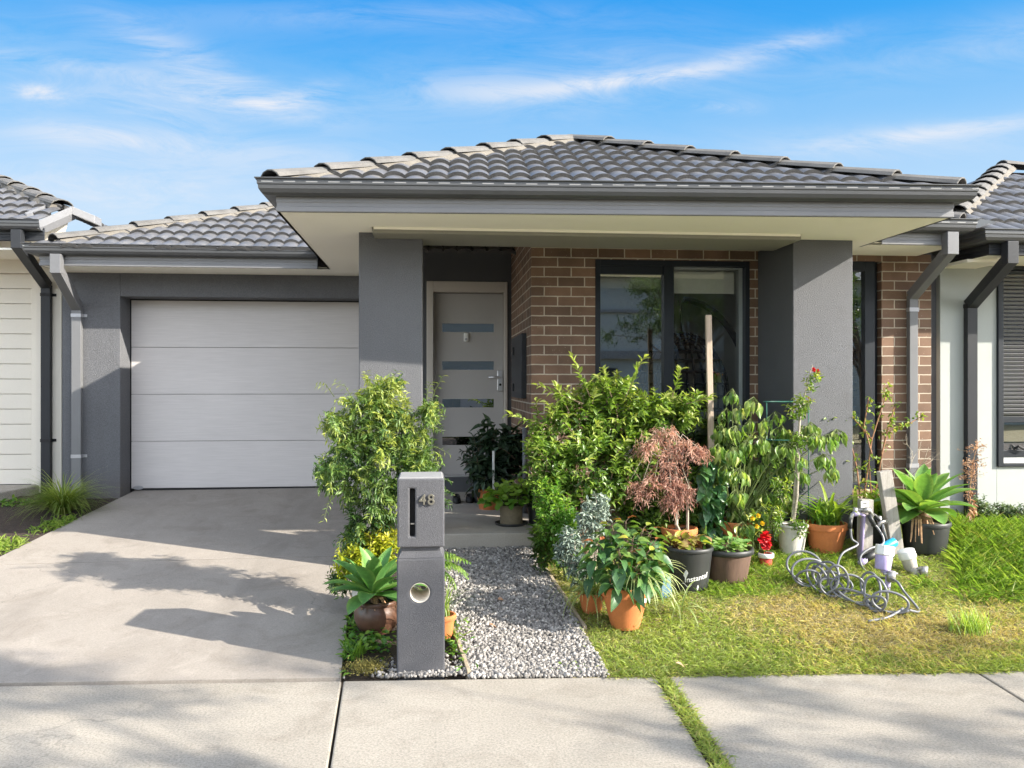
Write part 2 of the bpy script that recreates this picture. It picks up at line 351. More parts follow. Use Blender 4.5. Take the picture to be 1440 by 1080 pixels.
M['lf_succ'] = leafmat('succulent_leaf', [(0, (0.06, 0.15, 0.05)), (0.5, (0.15, 0.30, 0.08)), (1, (0.35, 0.46, 0.15))], 0.4, 0.25)
M['lf_begonia'] = leafmat('begonia_leaf', [(0, (0.13, 0.05, 0.03)), (0.35, (0.28, 0.17, 0.08)), (0.6, (0.25, 0.30, 0.05)), (1, (0.58, 0.55, 0.12))], 0.4, 0.35)
M['lf_dry'] = leafmat('dry_flower', [(0, (0.28, 0.15, 0.09)), (0.5, (0.50, 0.31, 0.19)), (1, (0.70, 0.50, 0.33))], 0.8, 0.3, tcol=(1.2, 1, 0.8))
M['lf_cover'] = leafmat('groundcover_leaf', [(0, (0.03, 0.055, 0.025)), (0.5, (0.10, 0.16, 0.075)), (1, (0.30, 0.36, 0.20))], 0.5, 0.2)
M['lf_weed'] = leafmat('weed_leaf', [(0, (0.03, 0.09, 0.02)), (0.5, (0.09, 0.22, 0.03)), (1, (0.24, 0.36, 0.05))], 0.45, 0.35)
M['lf_moss'] = leafmat('moss_leaf', [(0, (0.07, 0.065, 0.02)), (0.5, (0.16, 0.15, 0.04)), (1, (0.36, 0.30, 0.08))], 0.7, 0.2)
M['lf_tree'] = leafmat('street_tree_leaf', [(0, (0.03, 0.055, 0.018)), (0.6, (0.075, 0.12, 0.035)), (1, (0.15, 0.19, 0.06))], 0.5, 0.3)
M['lf_lom'] = leafmat('tussock_blade', [(0, (0.20, 0.16, 0.07)), (0.3, (0.20, 0.20, 0.055)), (0.65, (0.13, 0.21, 0.035)), (1, (0.32, 0.38, 0.08))], 0.45, 0.3)
M['grass'] = leafmat('lawn_blade', [(0, (0.48, 0.37, 0.18)), (0.28, (0.58, 0.49, 0.22)), (0.42, (0.42, 0.42, 0.12)), (0.7, (0.215, 0.30, 0.06)), (1, (0.42, 0.48, 0.13))], 0.5, 0.35)
M['grass_long'] = leafmat('long_grass_blade', [(0, (0.13, 0.22, 0.035)), (0.15, (0.42, 0.37, 0.15)), (0.25, (0.14, 0.24, 0.04)), (0.6, (0.22, 0.34, 0.055)), (1, (0.42, 0.49, 0.13))], 0.45, 0.45)
M['chip'] = leafmat('bark_chip', [(0, (0.03, 0.02, 0.015)), (0.6, (0.09, 0.055, 0.038)), (1, (0.24, 0.16, 0.11))], 0.9, 0.0)

# ------------------------------------------------------------------ objects
def tag(o, label=None, cat=None, group=None, kind=None):
    if label: o['label'] = label
    if cat: o['category'] = cat
    if group: o['group'] = group
    if kind: o['kind'] = kind
    return o

def thing(name, loc, label, cat, group=None):
    o = bpy.data.objects.new(name, None); o.empty_display_size = 0.1
    col.objects.link(o); o.location = loc
    return tag(o, label, cat, group)

def root_loc(p):
    v = Vector((0, 0, 0))
    while p is not None:
        v = v + Vector(p.location); p = p.parent
    return v

def link(name, me, mats, parent=None, bevel=0, smooth=False, origin=None):
    if not isinstance(mats, (list, tuple)): mats = [mats]
    for m in mats: me.materials.append(m)
    o = bpy.data.objects.new(name, me); col.objects.link(o)
    off = root_loc(parent)
    if origin is not None:
        off = Vector(origin); o.location = off - root_loc(parent)
    if off.length > 0: me.transform(Matrix.Translation(-off))
    if parent is not None: o.parent = parent
    if smooth:
        me.polygons.foreach_set('use_smooth', np.ones(len(me.polygons), bool))
    if bevel:
        b = o.modifiers.new('edge', 'BEVEL'); b.width = bevel; b.segments = 2; b.limit_method = 'ANGLE'; b.angle_limit = 0.6
    return o

class MB:
    def __init__(s): s.v = []; s.f = []; s.mi = []
    def face(s, idx, mi=0): s.f.append(tuple(idx)); s.mi.append(mi)
    def poly(s, pts, mi=0):
        n = len(s.v); s.v += [tuple(p) for p in pts]; s.face(range(n, n + len(pts)), mi)
    def hexa(s, p, mi=0):
        n = len(s.v); s.v += [tuple(q) for q in p]
        for f in ((0, 3, 2, 1), (4, 5, 6, 7), (0, 1, 5, 4), (1, 2, 6, 5), (2, 3, 7, 6), (3, 0, 4, 7)):
            s.face([n + i for i in f], mi)
        return s
    def box(s, x0, x1, ya, yb, z0, z1, mi=0):
        return s.hexa([(x0, ya, z0), (x1, ya, z0), (x1, yb, z0), (x0, yb, z0), (x0, ya, z1), (x1, ya, z1), (x1, yb, z1), (x0, yb, z1)], mi)
    def prism(s, poly, z0, z1, mi=0):
        n = len(s.v); k = len(poly)
        zz0 = z0 if callable(z0) else (lambda p: z0); zz1 = z1 if callable(z1) else (lambda p: z1)
        s.v += [(p[0], p[1], zz0(p)) for p in poly] + [(p[0], p[1], zz1(p)) for p in poly]
        s.face([n + i for i in reversed(range(k))], mi); s.face([n + k + i for i in range(k)], mi)
        for i in range(k): s.face([n + i, n + (i + 1) % k, n + k + (i + 1) % k, n + k + i], mi)
        return s
    def tube(s, pts, r, n=8, cap=True, mi=0, flat=1.0):
        pts = [Vector(p) for p in pts]; m = len(pts)
        rr = r if isinstance(r, (list, tuple, np.ndarray)) else [r] * m
        up = Vector((0.13, 0.31, 0.94)); base = len(s.v); prev = None
        for i in range(m):
            t = (pts[min(i + 1, m - 1)] - pts[max(i - 1, 0)])
            if t.length < 1e-9: t = Vector((0, 0, 1))
            t.normalize()
            if prev is None:
                a = t.cross(up)
                if a.length < 1e-3: a = t.cross(Vector((1, 0, 0)))
            else: a = prev - t * prev.dot(t)
            a.normalize(); prev = a; b = t.cross(a)
            for k in range(n):
                q = pts[i] + a * (math.cos(2 * PI * k / n) * rr[i]) + b * (math.sin(2 * PI * k / n) * rr[i] * flat)
                s.v.append(tuple(q))
        for i in range(m - 1):
            for k in range(n):
                s.face([base + i * n + k, base + i * n + (k + 1) % n, base + (i + 1) * n + (k + 1) % n, base + (i + 1) * n + k], mi)
        if cap:
            s.face([base + k for k in reversed(range(n))], mi); s.face([base + (m - 1) * n + k for k in range(n)], mi)
        return s
    def lathe(s, prof, c, n=32, mi=0, wob=0.0):
        base = len(s.v); m = len(prof)
        for r, z in prof:
            for k in range(n):
                a = 2 * PI * k / n; q = r * (1 + wob * math.sin(3 * a + 1.0))
                s.v.append((c[0] + q * math.cos(a), c[1] + q * math.sin(a), c[2] + z))
        for i in range(m - 1):
            for k in range(n):
                s.face([base + i * n + k, base + i * n + (k + 1) % n, base + (i + 1) * n + (k + 1) % n, base + (i + 1) * n + k], mi)
        return s
    def beam(s, p0, p1, w, d, mi=0, side=None):
        """square bar between two points, w across, d deep"""
        p0 = Vector(p0); p1 = Vector(p1); t = (p1 - p0).normalized()
        a = side or t.cross(Vector((0, 1, 0)))
        a = Vector(a)
        if a.length < 1e-3: a = Vector((1, 0, 0))
        a = (a - t * a.dot(t)).normalized(); b = t.cross(a).normalized()
        q = [(-w / 2, -d / 2), (w / 2, -d / 2), (w / 2, d / 2), (-w / 2, d / 2)]
        return s.hexa([p0 + a * x + b * y for x, y in q] + [p1 + a * x + b * y for x, y in q], mi)
    def sweep(s, prof, path, z, mi=0):
        """profile (out, up) swept along a level path, right-hand side is out"""
        path = [Vector((p[0], p[1])) for p in path]; m = len(path); base = len(s.v); k = len(prof)
        for i in range(m):
            def nrm(a, b):
                d = (b - a).normalized(); return Vector((d.y, -d.x)) * -1 if False else Vector((-d.y, d.x)) * -1
            ns = []
            if i > 0: ns.append(nrm(path[i - 1], path[i]))
            if i < m - 1: ns.append(nrm(path[i], path[i + 1]))
            if len(ns) == 2:
                mm = (ns[0] + ns[1]).normalized(); mm = mm / max(0.2, mm.dot(ns[0]))
            else: mm = ns[0]
            for o, h in prof: s.v.append((path[i].x + mm.x * o, path[i].y + mm.y * o, z + h))
        for i in range(m - 1):
            for j in range(k):
                s.face([base + i * k + j, base + i * k + (j + 1) % k, base + (i + 1) * k + (j + 1) % k, base + (i + 1) * k + j], mi)
        s.face([base + j for j in range(k)], mi); s.face([base + (m - 1) * k + j for j in reversed(range(k))], mi)
        return s
    def mesh(s, name):
        me = bpy.data.meshes.new(name); me.from_pydata(s.v, [], s.f)
        if any(s.mi): me.polygons.foreach_set('material_index', s.mi)
        bm = bmesh.new(); bm.from_mesh(me); bmesh.ops.recalc_face_normals(bm, faces=bm.faces); bm.to_mesh(me); bm.free()
        return me
    def build(s, name, mats, parent=None, bevel=0, smooth=False, origin=None):
        return link(name, s.mesh(name), mats, parent, bevel, smooth, origin)

def struct(o): o['kind'] = 'structure'; return o

# ------------------------------------------------------------------ leaves
class Leaves:
    def __init__(s): s.V = []; s.T = []; s.FQ = []; s.n = 0
    def add(s, verts, faces, tints):
        """verts (k,3), faces list of 4-tuples"""
        s.V.append(np.asarray(verts, np.float32)); s.T.append(np.asarray(tints, np.float32))
        s.FQ.append(np.asarray(faces, np.int64) + s.n); s.n += len(verts)
    def inst(s, tv, tf, Mx, p, tint, tt=None):
        """many copies: tv (k,3), Mx (n,3,3), p (n,3)"""
        n = len(p); k = len(tv)
        if n == 0: return
        v = np.einsum('nij,kj->nki', Mx, tv) + p[:, None, :]
        t = np.repeat(np.asarray(tint, np.float32)[:, None], k, 1)
        if tt is not None: t = t + np.asarray(tt)[None, :]
        f = (np.asarray(tf)[None] + (np.arange(n) * k)[:, None, None]).reshape(-1, 4)
        s.add(v.reshape(-1, 3), f, t.reshape(-1))
    def build(s, name, mat, parent=None, smooth=True, kind=None):
        V = np.concatenate(s.V); T = np.concatenate(s.T); Fq = np.concatenate(s.FQ)
        off = root_loc(parent); V = V - np.array(off, np.float32)
        me = bpy.data.meshes.new(name)
        me.vertices.add(len(V)); me.vertices.foreach_set('co', V.astype(np.float32).ravel())
        me.loops.add(Fq.size); me.loops.foreach_set('vertex_index', Fq.astype(np.int32).ravel())
        me.polygons.add(len(Fq)); me.polygons.foreach_set('loop_start', (np.arange(len(Fq)) * 4).astype(np.int32))
        me.update(calc_edges=True)
        if smooth: me.polygons.foreach_set('use_smooth', np.ones(len(Fq), bool))
        a = me.attributes.new('tint', 'FLOAT', 'POINT'); a.data.foreach_set('value', np.clip(T, 0, 1).astype(np.float32))
        me.materials.append(mat)
        o = bpy.data.objects.new(name, me); col.objects.link(o)
        if parent is not None: o.parent = parent
        if kind: o['kind'] = kind
        return o

def leaf_t(seg=3, fold=0.25, curl=0.25, peak=0.45, blunt=0.0, wave=0.0):
    """unit leaf: length 1 along y, half width 0.5 along x"""
    v = []; f = []
    for i in range(seg + 1):
        t = i / seg
        w = 0.5 * (math.sin(PI * min(1, t ** (math.log(0.5) / math.log(peak)))) ** (1.0 - 0.5 * blunt))
        w = max(w, 0.02)
        z = -curl * t * t
        wv = wave * math.sin(t * 9)
        v += [(-w, t, z + fold * w + wv), (0, t, z), (w, t, z + fold * w - wv)]
    for i in range(seg):
        b = i * 3; f += [(b, b + 1, b + 4, b + 3), (b + 1, b + 2, b + 5, b + 4)]
    return np.array(v), np.array(f)

def frames(d, up=None, roll=None):
    d = d / np.linalg.norm(d, axis=1, keepdims=True)
    if up is None: up = np.tile([0, 0, 1.0], (len(d), 1))
    x = np.cross(d, up); ln = np.linalg.norm(x, axis=1, keepdims=True)
    x = np.where(ln < 1e-3, np.array([[1.0, 0, 0]]), x / np.maximum(ln, 1e-6))
    z = np.cross(x, d)
    if roll is not None:
        c, s_ = np.cos(roll)[:, None], np.sin(roll)[:, None]
        x, z = x * c + z * s_, z * c - x * s_
    return np.stack([x, d, z], axis=2)

def rnd(n): return rng.random(n)
def unit(n):
    v = rng.normal(size=(n, 3)); return v / np.linalg.norm(v, axis=1, keepdims=True)

def leafy(L, tmpl, p, d, ln, wd, tint, roll_sd=0.5, up=None, tt=None):
    n = len(p)
    Mx = frames(d, up, rng.normal(0, roll_sd, n))
    ln = np.broadcast_to(ln, n); wd = np.broadcast_to(wd, n)
    S = np.stack([wd, ln, ln], axis=1)
    L.inst(tmpl[0], tmpl[1], Mx * S[:, None, :], p, tint, tt)

def bush(L, stems, blobs, n, tw, k, ll, lw, tmpl, droop=0.1, upw=0.45, spread=0.9, base=None, tint0=0.45, tv=0.35, shell=0.5, tipbright=0.25, pair=False, rtw=0.0022, hgrad=0.15, roll=0.5, branches=14):
    """twigs with leaves spread through a union of ellipsoids (cx,cy,cz,rx,ry,rz)"""
    B = np.array([b[:6] for b in blobs], float)
    w = (B[:, 3] * B[:, 4] * B[:, 5]) ** 0.75; w /= w.sum()
    idx = rng.choice(len(B), n, p=w); Bb = B[idx]
    uu = unit(n); r = shell + (1 - shell) * rnd(n) ** 0.7
    tip = Bb[:, :3] + uu * Bb[:, 3:] * r[:, None]
    d = uu * 0.75 + rng.normal(0, 0.35, (n, 3)); d[:, 2] += upw
    d /= np.linalg.norm(d, axis=1, keepdims=True)
    tl = tw * (0.6 + 0.7 * rnd(n))
    zlo, zhi = (B[:, 2] - B[:, 5]).min(), (B[:, 2] + B[:, 5]).max()
    pp = []; dd = []; ti = []; lns = []
    side0 = np.cross(d, unit(n)); side0 /= np.maximum(1e-6, np.linalg.norm(side0, axis=1, keepdims=True))
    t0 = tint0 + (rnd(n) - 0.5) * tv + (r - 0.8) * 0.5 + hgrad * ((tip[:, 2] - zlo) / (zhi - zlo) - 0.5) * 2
    for j in range(k):
        t = (j + 0.7) / k
        q = tip - d * (tl * (1 - t))[:, None]; q[:, 2] -= droop * tl * t * t
        if pair: sgn = np.where(np.full(n, j % 2 == 0), 1.0, -1.0)[:, None] * side0
        else:
            a = j * 2.4
            b2 = np.cross(d, side0); sgn = side0 * math.cos(a) + b2 * math.sin(a)
        ld = d * (0.45 + 0.4 * t) + sgn * spread + rng.normal(0, 0.18, (n, 3)); ld[:, 2] -= droop * 0.8
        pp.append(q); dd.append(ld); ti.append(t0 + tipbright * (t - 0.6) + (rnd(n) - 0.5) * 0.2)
        lns.append((0.7 + 0.5 * rnd(n)) * (1.0 - 0.35 * abs(t - 0.5)))
    pp = np.concatenate(pp); dd = np.concatenate(dd); ti = np.concatenate(ti); lns = np.concatenate(lns)
    leafy(L, tmpl, pp, dd, ll * lns, lw * lns, ti, roll)
    if stems is not None:
        for i in range(n):
            a = tip[i] - d[i] * tl[i]; b = tip[i].copy(); b[2] -= droop * tl[i]
            if i % 2 == 0: stems.tube([a, (a + b) / 2 + [0, 0, droop * tl[i] * .2], b], [rtw * 1.2, rtw, rtw * .6], 3, False)
        if base is not None:
            bs = np.array(base, float)
            for i in range(0, min(n, branches)):
                a = tip[i] - d[i] * tl[i]
                m1 = bs * 0.5 + a * 0.5 + rng.normal(0, 0.02, 3); m1[2] += 0.05
                stems.tube([bs + rng.normal(0, 0.015, 3) * [1, 1, 0], m1, a], [rtw * 3.5, rtw * 2.5, rtw * 1.3], 5, False)

def blade(L, b, az, el, ln, wd, droop, tint, seg=5, fold=0.3, twist=0.0, mid=None, taper=1.0, endw=0.05, wmax=0.3):
    """arching strap leaf"""
    p = np.array(b, float); out = np.array([math.cos(az), math.sin(az), 0]); side = np.array([-math.sin(az), math.cos(az), 0])
    V = []; T = []; st = ln / seg; e = el
    for i in range(seg + 1):
        t = i / seg
        if t < wmax: w = 0.6 + 0.4 * t / wmax
        else: w = 1 - (1 - endw) * ((t - wmax) / (1 - wmax)) ** (1.4 * taper)
        w *= wd * 0.5
        nrm = -out * math.sin(e) + np.array([0, 0, 1]) * math.cos(e)
        sd = side * math.cos(twist * t) + nrm * math.sin(twist * t)
        V += [p - sd * w + nrm * fold * w, p.copy(), p + sd * w + nrm * fold * w]
        te = tint + (0.15 * (t - 0.4))
        T += [te, te if mid is None else mid, te]
        p = p + (out * math.cos(e) + np.array([0, 0, 1]) * math.sin(e)) * st
        e -= droop / seg
    f = []
    for i in range(seg):
        q = i * 3; f += [(q, q + 1, q + 4, q + 3), (q + 1, q + 2, q + 5, q + 4)]
    L.add(V, f, T)

def agave(L, c, n, ln, wd, t0=0.4):
    for i in range(n):
        t = i / n
        az = i * 2.39996 + rng.normal(0, 0.08)
        el = math.radians(86 - 92 * t ** 0.8 + rng.normal(0, 4))
        l = ln * (0.62 + 0.45 * math.sin(PI * min(1, t * 0.9 + 0.12))) * (0.92 + 0.16 * rng.random())
        b = np.array(c) + np.array([math.cos(az), math.sin(az), 0]) * 0.02 + np.array([0, 0, 0.05 * (1 - t)])
        agave_leaf(L, b, az, el, l, wd * (0.75 + 0.3 * t) , 0.55 + 0.35 * t, t0 + rng.normal(0, 0.08))

def agave_leaf(L, b, az, el, ln, wd, droop, tint, seg=9):
    p = np.array(b, float); out = np.array([math.cos(az), math.sin(az), 0]); side = np.array([-math.sin(az), math.cos(az), 0])
    V = []; T = []; st = ln / seg; e = el
    for i in range(seg + 1):
        t = i / seg
        w = (0.42 + 0.58 * math.sin(PI * 0.5 * min(1, t / 0.5)) if t < 0.5 else math.cos(PI * 0.5 * ((t - 0.5) / 0.5)) ** 0.8)
        w = max(0.015, w) * wd * 0.5
        nrm = -out * math.sin(e) + np.array([0, 0, 1]) * math.cos(e)
        cup = 0.45 * (1 - 0.5 * t)
        for q in (-1, -0.55, 0, 0.55, 1):
            V.append(p + side * w * q + nrm * (cup * w * q * q)); T.append(tint + (0.28 if abs(q) == 1 else 0) + 0.1 * (0.5 - t))
        p = p + (out * math.cos(e) + np.array([0, 0, 1]) * math.sin(e)) * st
        e -= droop * (0.3 + 1.4 * t) / seg
    f = []
    for i in range(seg):
        for k in range(4):
            q = i * 5 + k; f.append((q, q + 1, q + 6, q + 5))
    L.add(V, f, T)

def pot(parent, c, rt, rb, h, mat, rim=0.045, n=36, soil=0.03, bulge=0.0, name='pot', lip=0.010, smooth_n=0):
    """round plant pot with rolled rim and a soil disc"""
    prof = [(0.0, 0.0), (rb * 0.98, 0.0), (rb, 0.008)]
    hr = h - rim
    for i in range(1, 6):
        t = i / 6
        prof.append((rb + (rt - lip - rb) * t + bulge * math.sin(PI * t), hr * t))
    prof += [(rt - lip, hr - 0.004), (rt - lip, hr), (rt, hr + 0.003), (rt + 0.002, hr + rim * .5), (rt, h - 0.004), (rt - 0.004, h), (rt - 0.014, h), (rt - 0.018, h - 0.006), (rt - 0.022, h - soil - 0.01)]
    m = MB(); m.lathe(prof, c, n)
    o = m.build(name, mat, parent, 0, True)
    md = o.modifiers.new('split', 'EDGE_SPLIT'); md.split_angle = 0.7
    s = MB(); rr = rt - 0.02
    s.lathe([(0.0, h - soil + 0.01), (rr * .5, h - soil + 0.008), (rr, h - soil)], c, n)
    s.build('soil', M['soil'], parent, 0, True)
    return c[2] + h - soil

T_small = leaf_t(2, 0.3, 0.2, 0.45)
T_leaf = leaf_t(3, 0.3, 0.3, 0.42)
T_narrow = leaf_t(2, 0.2, 0.35, 0.35)
T_ovate = leaf_t(4, 0.28, 0.45, 0.38)
T_big = leaf_t(5, 0.3, 0.5, 0.4, 0.3, 0.02)
T_round = leaf_t(4, 0.18, 0.15, 0.5, 0.8)

# ================================================================== SETTING
def sheet(name, pts_fn, nx, ny, mat):
    """grid sheet from a function (i/nx, j/ny) -> (x, y, z)"""
    v = []; f = []
    for j in range(ny + 1):
        for i in range(nx + 1): v.append(tuple(pts_fn(i / nx, j / ny)))
    for j in range(ny):
        for i in range(nx):
            a = j * (nx + 1) + i; f.append((a, a + 1, a + nx + 2, a + nx + 1))
    me = bpy.data.meshes.new(name); me.from_pydata(v, [], f)
    return struct(link(name, me, mat, None, 0, True))

# broad ground sheet out to the horizon
def far_axis(t, lo, hi, c, k):
    return 0
xs = [-300, -120, -50, -20, -10, -6] + [round(-5 + 0.2 * i, 3) for i in range(56)] + [6.5, 8, 10, 14, 20, 50, 120, 300]
ys = [-300, -100, -40, -15, -5, 0, 2.4] + [round(2.6 + 0.15 * i, 3) for i in range(50)] + [10.4, 12, 20, 60, 150, 400]
gv = [(x, y, float(gz(x, y)) - (0.035 if y > 4.2 else 0.06) - (0.05 if (-3.6 < x < -0.46 and y > 4.0) else 0)) for y in ys for x in xs]
gf = []
nx_ = len(xs)
for j in range(len(ys) - 1):
    for i in range(nx_ - 1):
        a = j * nx_ + i; gf.append((a, a + 1, a + nx_ + 1, a + nx_))
me = bpy.data.meshes.new('ground'); me.from_pydata(gv, [], gf)
struct(link('ground', me, M['soil'], None, 0, True))

def quad_pt(c, s, t):
    (ax, ay), (bx, by), (cx, cy), (dx, dy) = c   # near-left, near-right, far-right, far-left
    x = (ax * (1 - s) + bx * s) * (1 - t) + (dx * (1 - s) + cx * s) * t
    y = (ay * (1 - s) + by * s) * (1 - t) + (dy * (1 - s) + cy * s) * t
    return x, y
def drape(name, c, nx, ny, mat, dz):
    def fn(s, t):
        x, y = quad_pt(c, s, t); return (x, y, float(gz(x, y)) + dz)
    return sheet(name, fn, nx, ny, mat)

# turf bed on the right, soil under the plants, mulch bed on the left
drape('lawn', ((0.78, y0(.78) - .01), (9.0, y0(9) - .01), (9.0, 7.6), (0.70, 6.6)), 60, 30, M['turf'], 0.0)
drape('mulch_bed', ((-9.0, y0(-9) + 0.02), (-3.62, y0(-3.62) + 0.02), (-3.27, 9.45), (-9.0, 9.6)), 40, 40, M['mulch'], 0.0)

# driveway: one sloping slab in two pours with a joint
dl = lambda y: -3.70 + (y - 4.8) * (0.44 / 4.65)
dr = lambda y: -0.50 - .055 * (y - 4.7)
def dslab(name, ya, yb):
    m = MB(); n = 10
    for j in range(n):
        pass
    k = 12
    P0 = []
    for j in range(k + 1):
        t = j / k
        row = []
        for i in range(9):
            s = i / 8
            yl = (ya[0] * (1 - s) + ya[1] * s) * (1 - t) + (yb[0] * (1 - s) + yb[1] * s) * t
            x = dl(yl) * (1 - s) + dr(yl) * s
            d = max(0, yl - y0(x))
            row.append((x, yl, min(0.45, 0.092 * d) + 0.002 + .01 * min(1, d)))
        P0.append(row)
    base = 0
    for row in P0: m.v += row
    for j in range(k):
        for i in range(8):
            a = j * 9 + i; m.face((a, a + 1, a + 10, a + 9))
    # skirts
    def skirt(ids):
        for a, b in zip(ids[:-1], ids[1:]):
            n0 = len(m.v); m.v += [(m.v[a][0], m.v[a][1], m.v[a][2] - 0.12), (m.v[b][0], m.v[b][1], m.v[b][2] - 0.12)]
            m.face((a, b, n0 + 1, n0))
    skirt(list(range(9))); skirt([k * 9 + i for i in range(9)])
    skirt([j * 9 for j in range(k + 1)]); skirt([j * 9 + 8 for j in range(k + 1)])
    return struct(m.build(name, M['drive'], None, 0, False))
dslab('driveway', (y0(-3.7) + 0.026, y0(-.7) + 0.026), (6.95, 6.95))
dslab('driveway', (6.962, 6.962), (9.62, 9.62))

# footpath slabs (real joints between them)
def slab(xa, xb, xa2, xb2, ynear=2.35):
    m = MB()
    pl = [(xa2, ynear), (xb2, ynear), (xb, y0(xb)), (xa, y0(xa))]
    m.prism(pl, -0.12, 0.0)
    return struct(m.build('footpath', M['path_conc'], None, 0.008))
g1 = G(482, 958); g2 = G(463, 1078); g3 = G(930, 952); g4 = G(1012, 1078); g5 = G(1376, 948); g6 = G(1450, 994)
def xat(ga, gb, y): return ga.x + (gb.x - ga.x) * (y - ga.y) / (gb.y - ga.y)
YN = 2.35
slab(-7.0, g1.x - .006, -7.0, xat(g1, g2, YN) - .006)
slab(g1.x + .006, g3.x - .035, xat(g1, g2, YN) + .006, xat(g3, g4, YN) - .055)
slab(g3.x + .035, g5.x - .006, xat(g3, g4, YN) + .055, xat(g5, g6, YN) - .006)
slab(g5.x + .006, 9.0, xat(g5, g6, YN) + .006, 9.0)
# nature strip, kerb, road behind the camera
m = MB(); m.box(-40, 40, 0.2, YN - .005, -0.2, -0.008); struct(m.build('nature_strip', M['verge']))
m = MB(); m.box(-40, 40, -0.1, 0.2, -0.3, -0.01); struct(m.build('kerb', M['path_conc'], None, 0.02))
m = MB(); m.box(-60, 60, -7.4, -0.1, -0.3, -0.13); struct(m.build('road', M['asphalt']))
m = MB(); m.box(-60, 60, -40, -7.4, -0.3, -0.02); struct(m.build('far_verge', M['turf']))

# gravel path base and its stones
gl0 = G(660, 955); gr0 = G(856, 952)
GC = ((gl0.x, gl0.y - .01), (gr0.x, gr0.y - .02), (0.80, 6.6), (-0.02, 6.6))
drape('gravel_path', GC, 12, 20, M['soil'], 0.008)
PORZ = 0.45
m = MB(); m.prism([(-0.55, 6.60), (2.93, 6.60), (2.93, 7.33), (0.87, 7.33), (0.87, 9.14), (-0.55, 9.19), (-0.55, 6.601)][1:], 0.1, PORZ)
struct(m.build('porch_floor', M['porch'], None, 0.008))

def stones(L, n, fn, smin, smax, dz=0.0):
    cube = np.array([[-1, -1, -1], [1, -1, -1], [1, 1, -1], [-1, 1, -1], [-1, -1, 1], [1, -1, 1], [1, 1, 1], [-1, 1, 1]], float) * 0.5
    fc = np.array([(0, 3, 2, 1), (4, 5, 6, 7), (0, 1, 5, 4), (1, 2, 6, 5), (2, 3, 7, 6), (3, 0, 4, 7)])
    xy = np.array([fn() for _ in range(n)])
    z = gz(xy[:, 0], xy[:, 1])
    sz = smin + (smax - smin) * rnd(n) ** 2
    for i in range(n):
        R = Matrix(frames(unit(1), unit(1))[0].tolist())
        q = cube * (0.75 + 0.5 * rng.random((8, 3)))
        q[4:, :2] *= 0.7; q *= sz[i] * np.array([1.25, 1, 0.8])
        q = q @ np.array(R).T
        L.add(q + [xy[i, 0], xy[i, 1], z[i] + dz + sz[i] * 0.2 + 0.012 * rng.random()], fc, np.full(8, rng.random() ** 0.8))
L = Leaves()
stones(L, 21000, lambda: quad_pt(GC, rng.random(), rng.random() ** 1.15), 0.009, 0.021)
tag(L.build('gravel', M['gravel'], None, False), 'loose pale grey crushed stones covering the path to the porch', 'gravel', None, 'stuff')
L = Leaves()
mbp = G(588, 950)
stones(L, 700, lambda: (mbp.x + rng.normal(0.05, 0.14), y0(mbp.x) + 0.02 + abs(rng.normal(0, 0.09))), 0.008, 0.02, 0.0)
tag(L.build('gravel', M['gravel'], None, False), 'scatter of fine white gravel around the foot of the letterbox', 'gravel', None, 'stuff')
# bark chips on the left bed
L = Leaves()
n = 5200
xx = -3.5 - rnd(n) * 2.6; yy = 4.9 + rnd(n) * 4.4
kk = xx < (np.vectorize(dl)(yy) - 0.03); xx = xx[kk]; yy = yy[kk]; n = len(xx)
pp = np.stack([xx, yy, gz(xx, yy) + 0.008], 1); dd = unit(n); dd[:, 2] *= 0.3
leafy(L, leaf_t(1, 0.1, 0.0, 0.5), pp, dd, 0.02 + 0.04 * rnd(n), 0.012, rnd(n), 0.8)
tag(L.build('bark_chips', M['chip'], None, False), 'dark bark chips spread over the bed beside the driveway', 'bark mulch', None, 'stuff')

# timber edging boards of the path
def edging(a, b, label, w=0.022):
    m = MB(); a = Vector(a); b = Vector(b)
    n = 6; d = (b - a); side = Vector((-d.y, d.x, 0)).normalized() * w / 2
    top = []
    for i in range(n + 1):
        q = a + d * i / n; z = float(gz(q.x, q.y))
        m.v += [(q.x - side.x, q.y - side.y, z - .06), (q.x + side.x, q.y + side.y, z - .06), (q.x + side.x, q.y + side.y, z + .028), (q.x - side.x, q.y - side.y, z + .028)]
    for i in range(n):
        for k in range(4): m.face((i * 4 + k, i * 4 + (k + 1) % 4, i * 4 + 4 + (k + 1) % 4, i * 4 + 4 + k))
    m.face((0, 1, 2, 3)); m.face((n * 4 + 3, n * 4 + 2, n * 4 + 1, n * 4))
    tag(m.build('timber_edging', M['wood_edge'], None, 0.003, origin=(a.x, a.y, float(gz(a.x, a.y)))), label, 'garden edging')
edging((gl0.x + .0, gl0.y + .02, 0), (0.0, 6.2, 0), 'thin weathered timber edging board between the letterbox and the gravel path')
edging((gr0.x - .03, gr0.y + .55, 0), (0.80, 6.4, 0), 'timber edging board along the planted side of the gravel path')

# ================================================================== THE BRICK HOUSE
H = thing('brick_house', (0.0, 9.0, 0.45), 'single storey grey and brown brick house with tiled hip roof, centre of the photo', 'house')
ZS = 2.80          # soffit level
WG = 9.29          # garage wall plane
FL = 0.40
# garage wall with opening
GX0, GX1, GTOP = -3.29, -0.69, P(300, 420, WG).z
m = MB()
m.box(-3.88, GX0, WG, 9.6, FL, ZS + .1); m.box(GX0, GX1, WG, 9.6, GTOP, ZS + .1); m.box(GX1, -0.56, WG, 9.6, FL, ZS + .1)
m.build('garage_wall', M['render_grey'], H, 0.006)
m = MB(); m.box(-3.88, -3.75, 9.602, 16, FL, ZS + .1); m.build('side_wall', M['render_grey'], H)
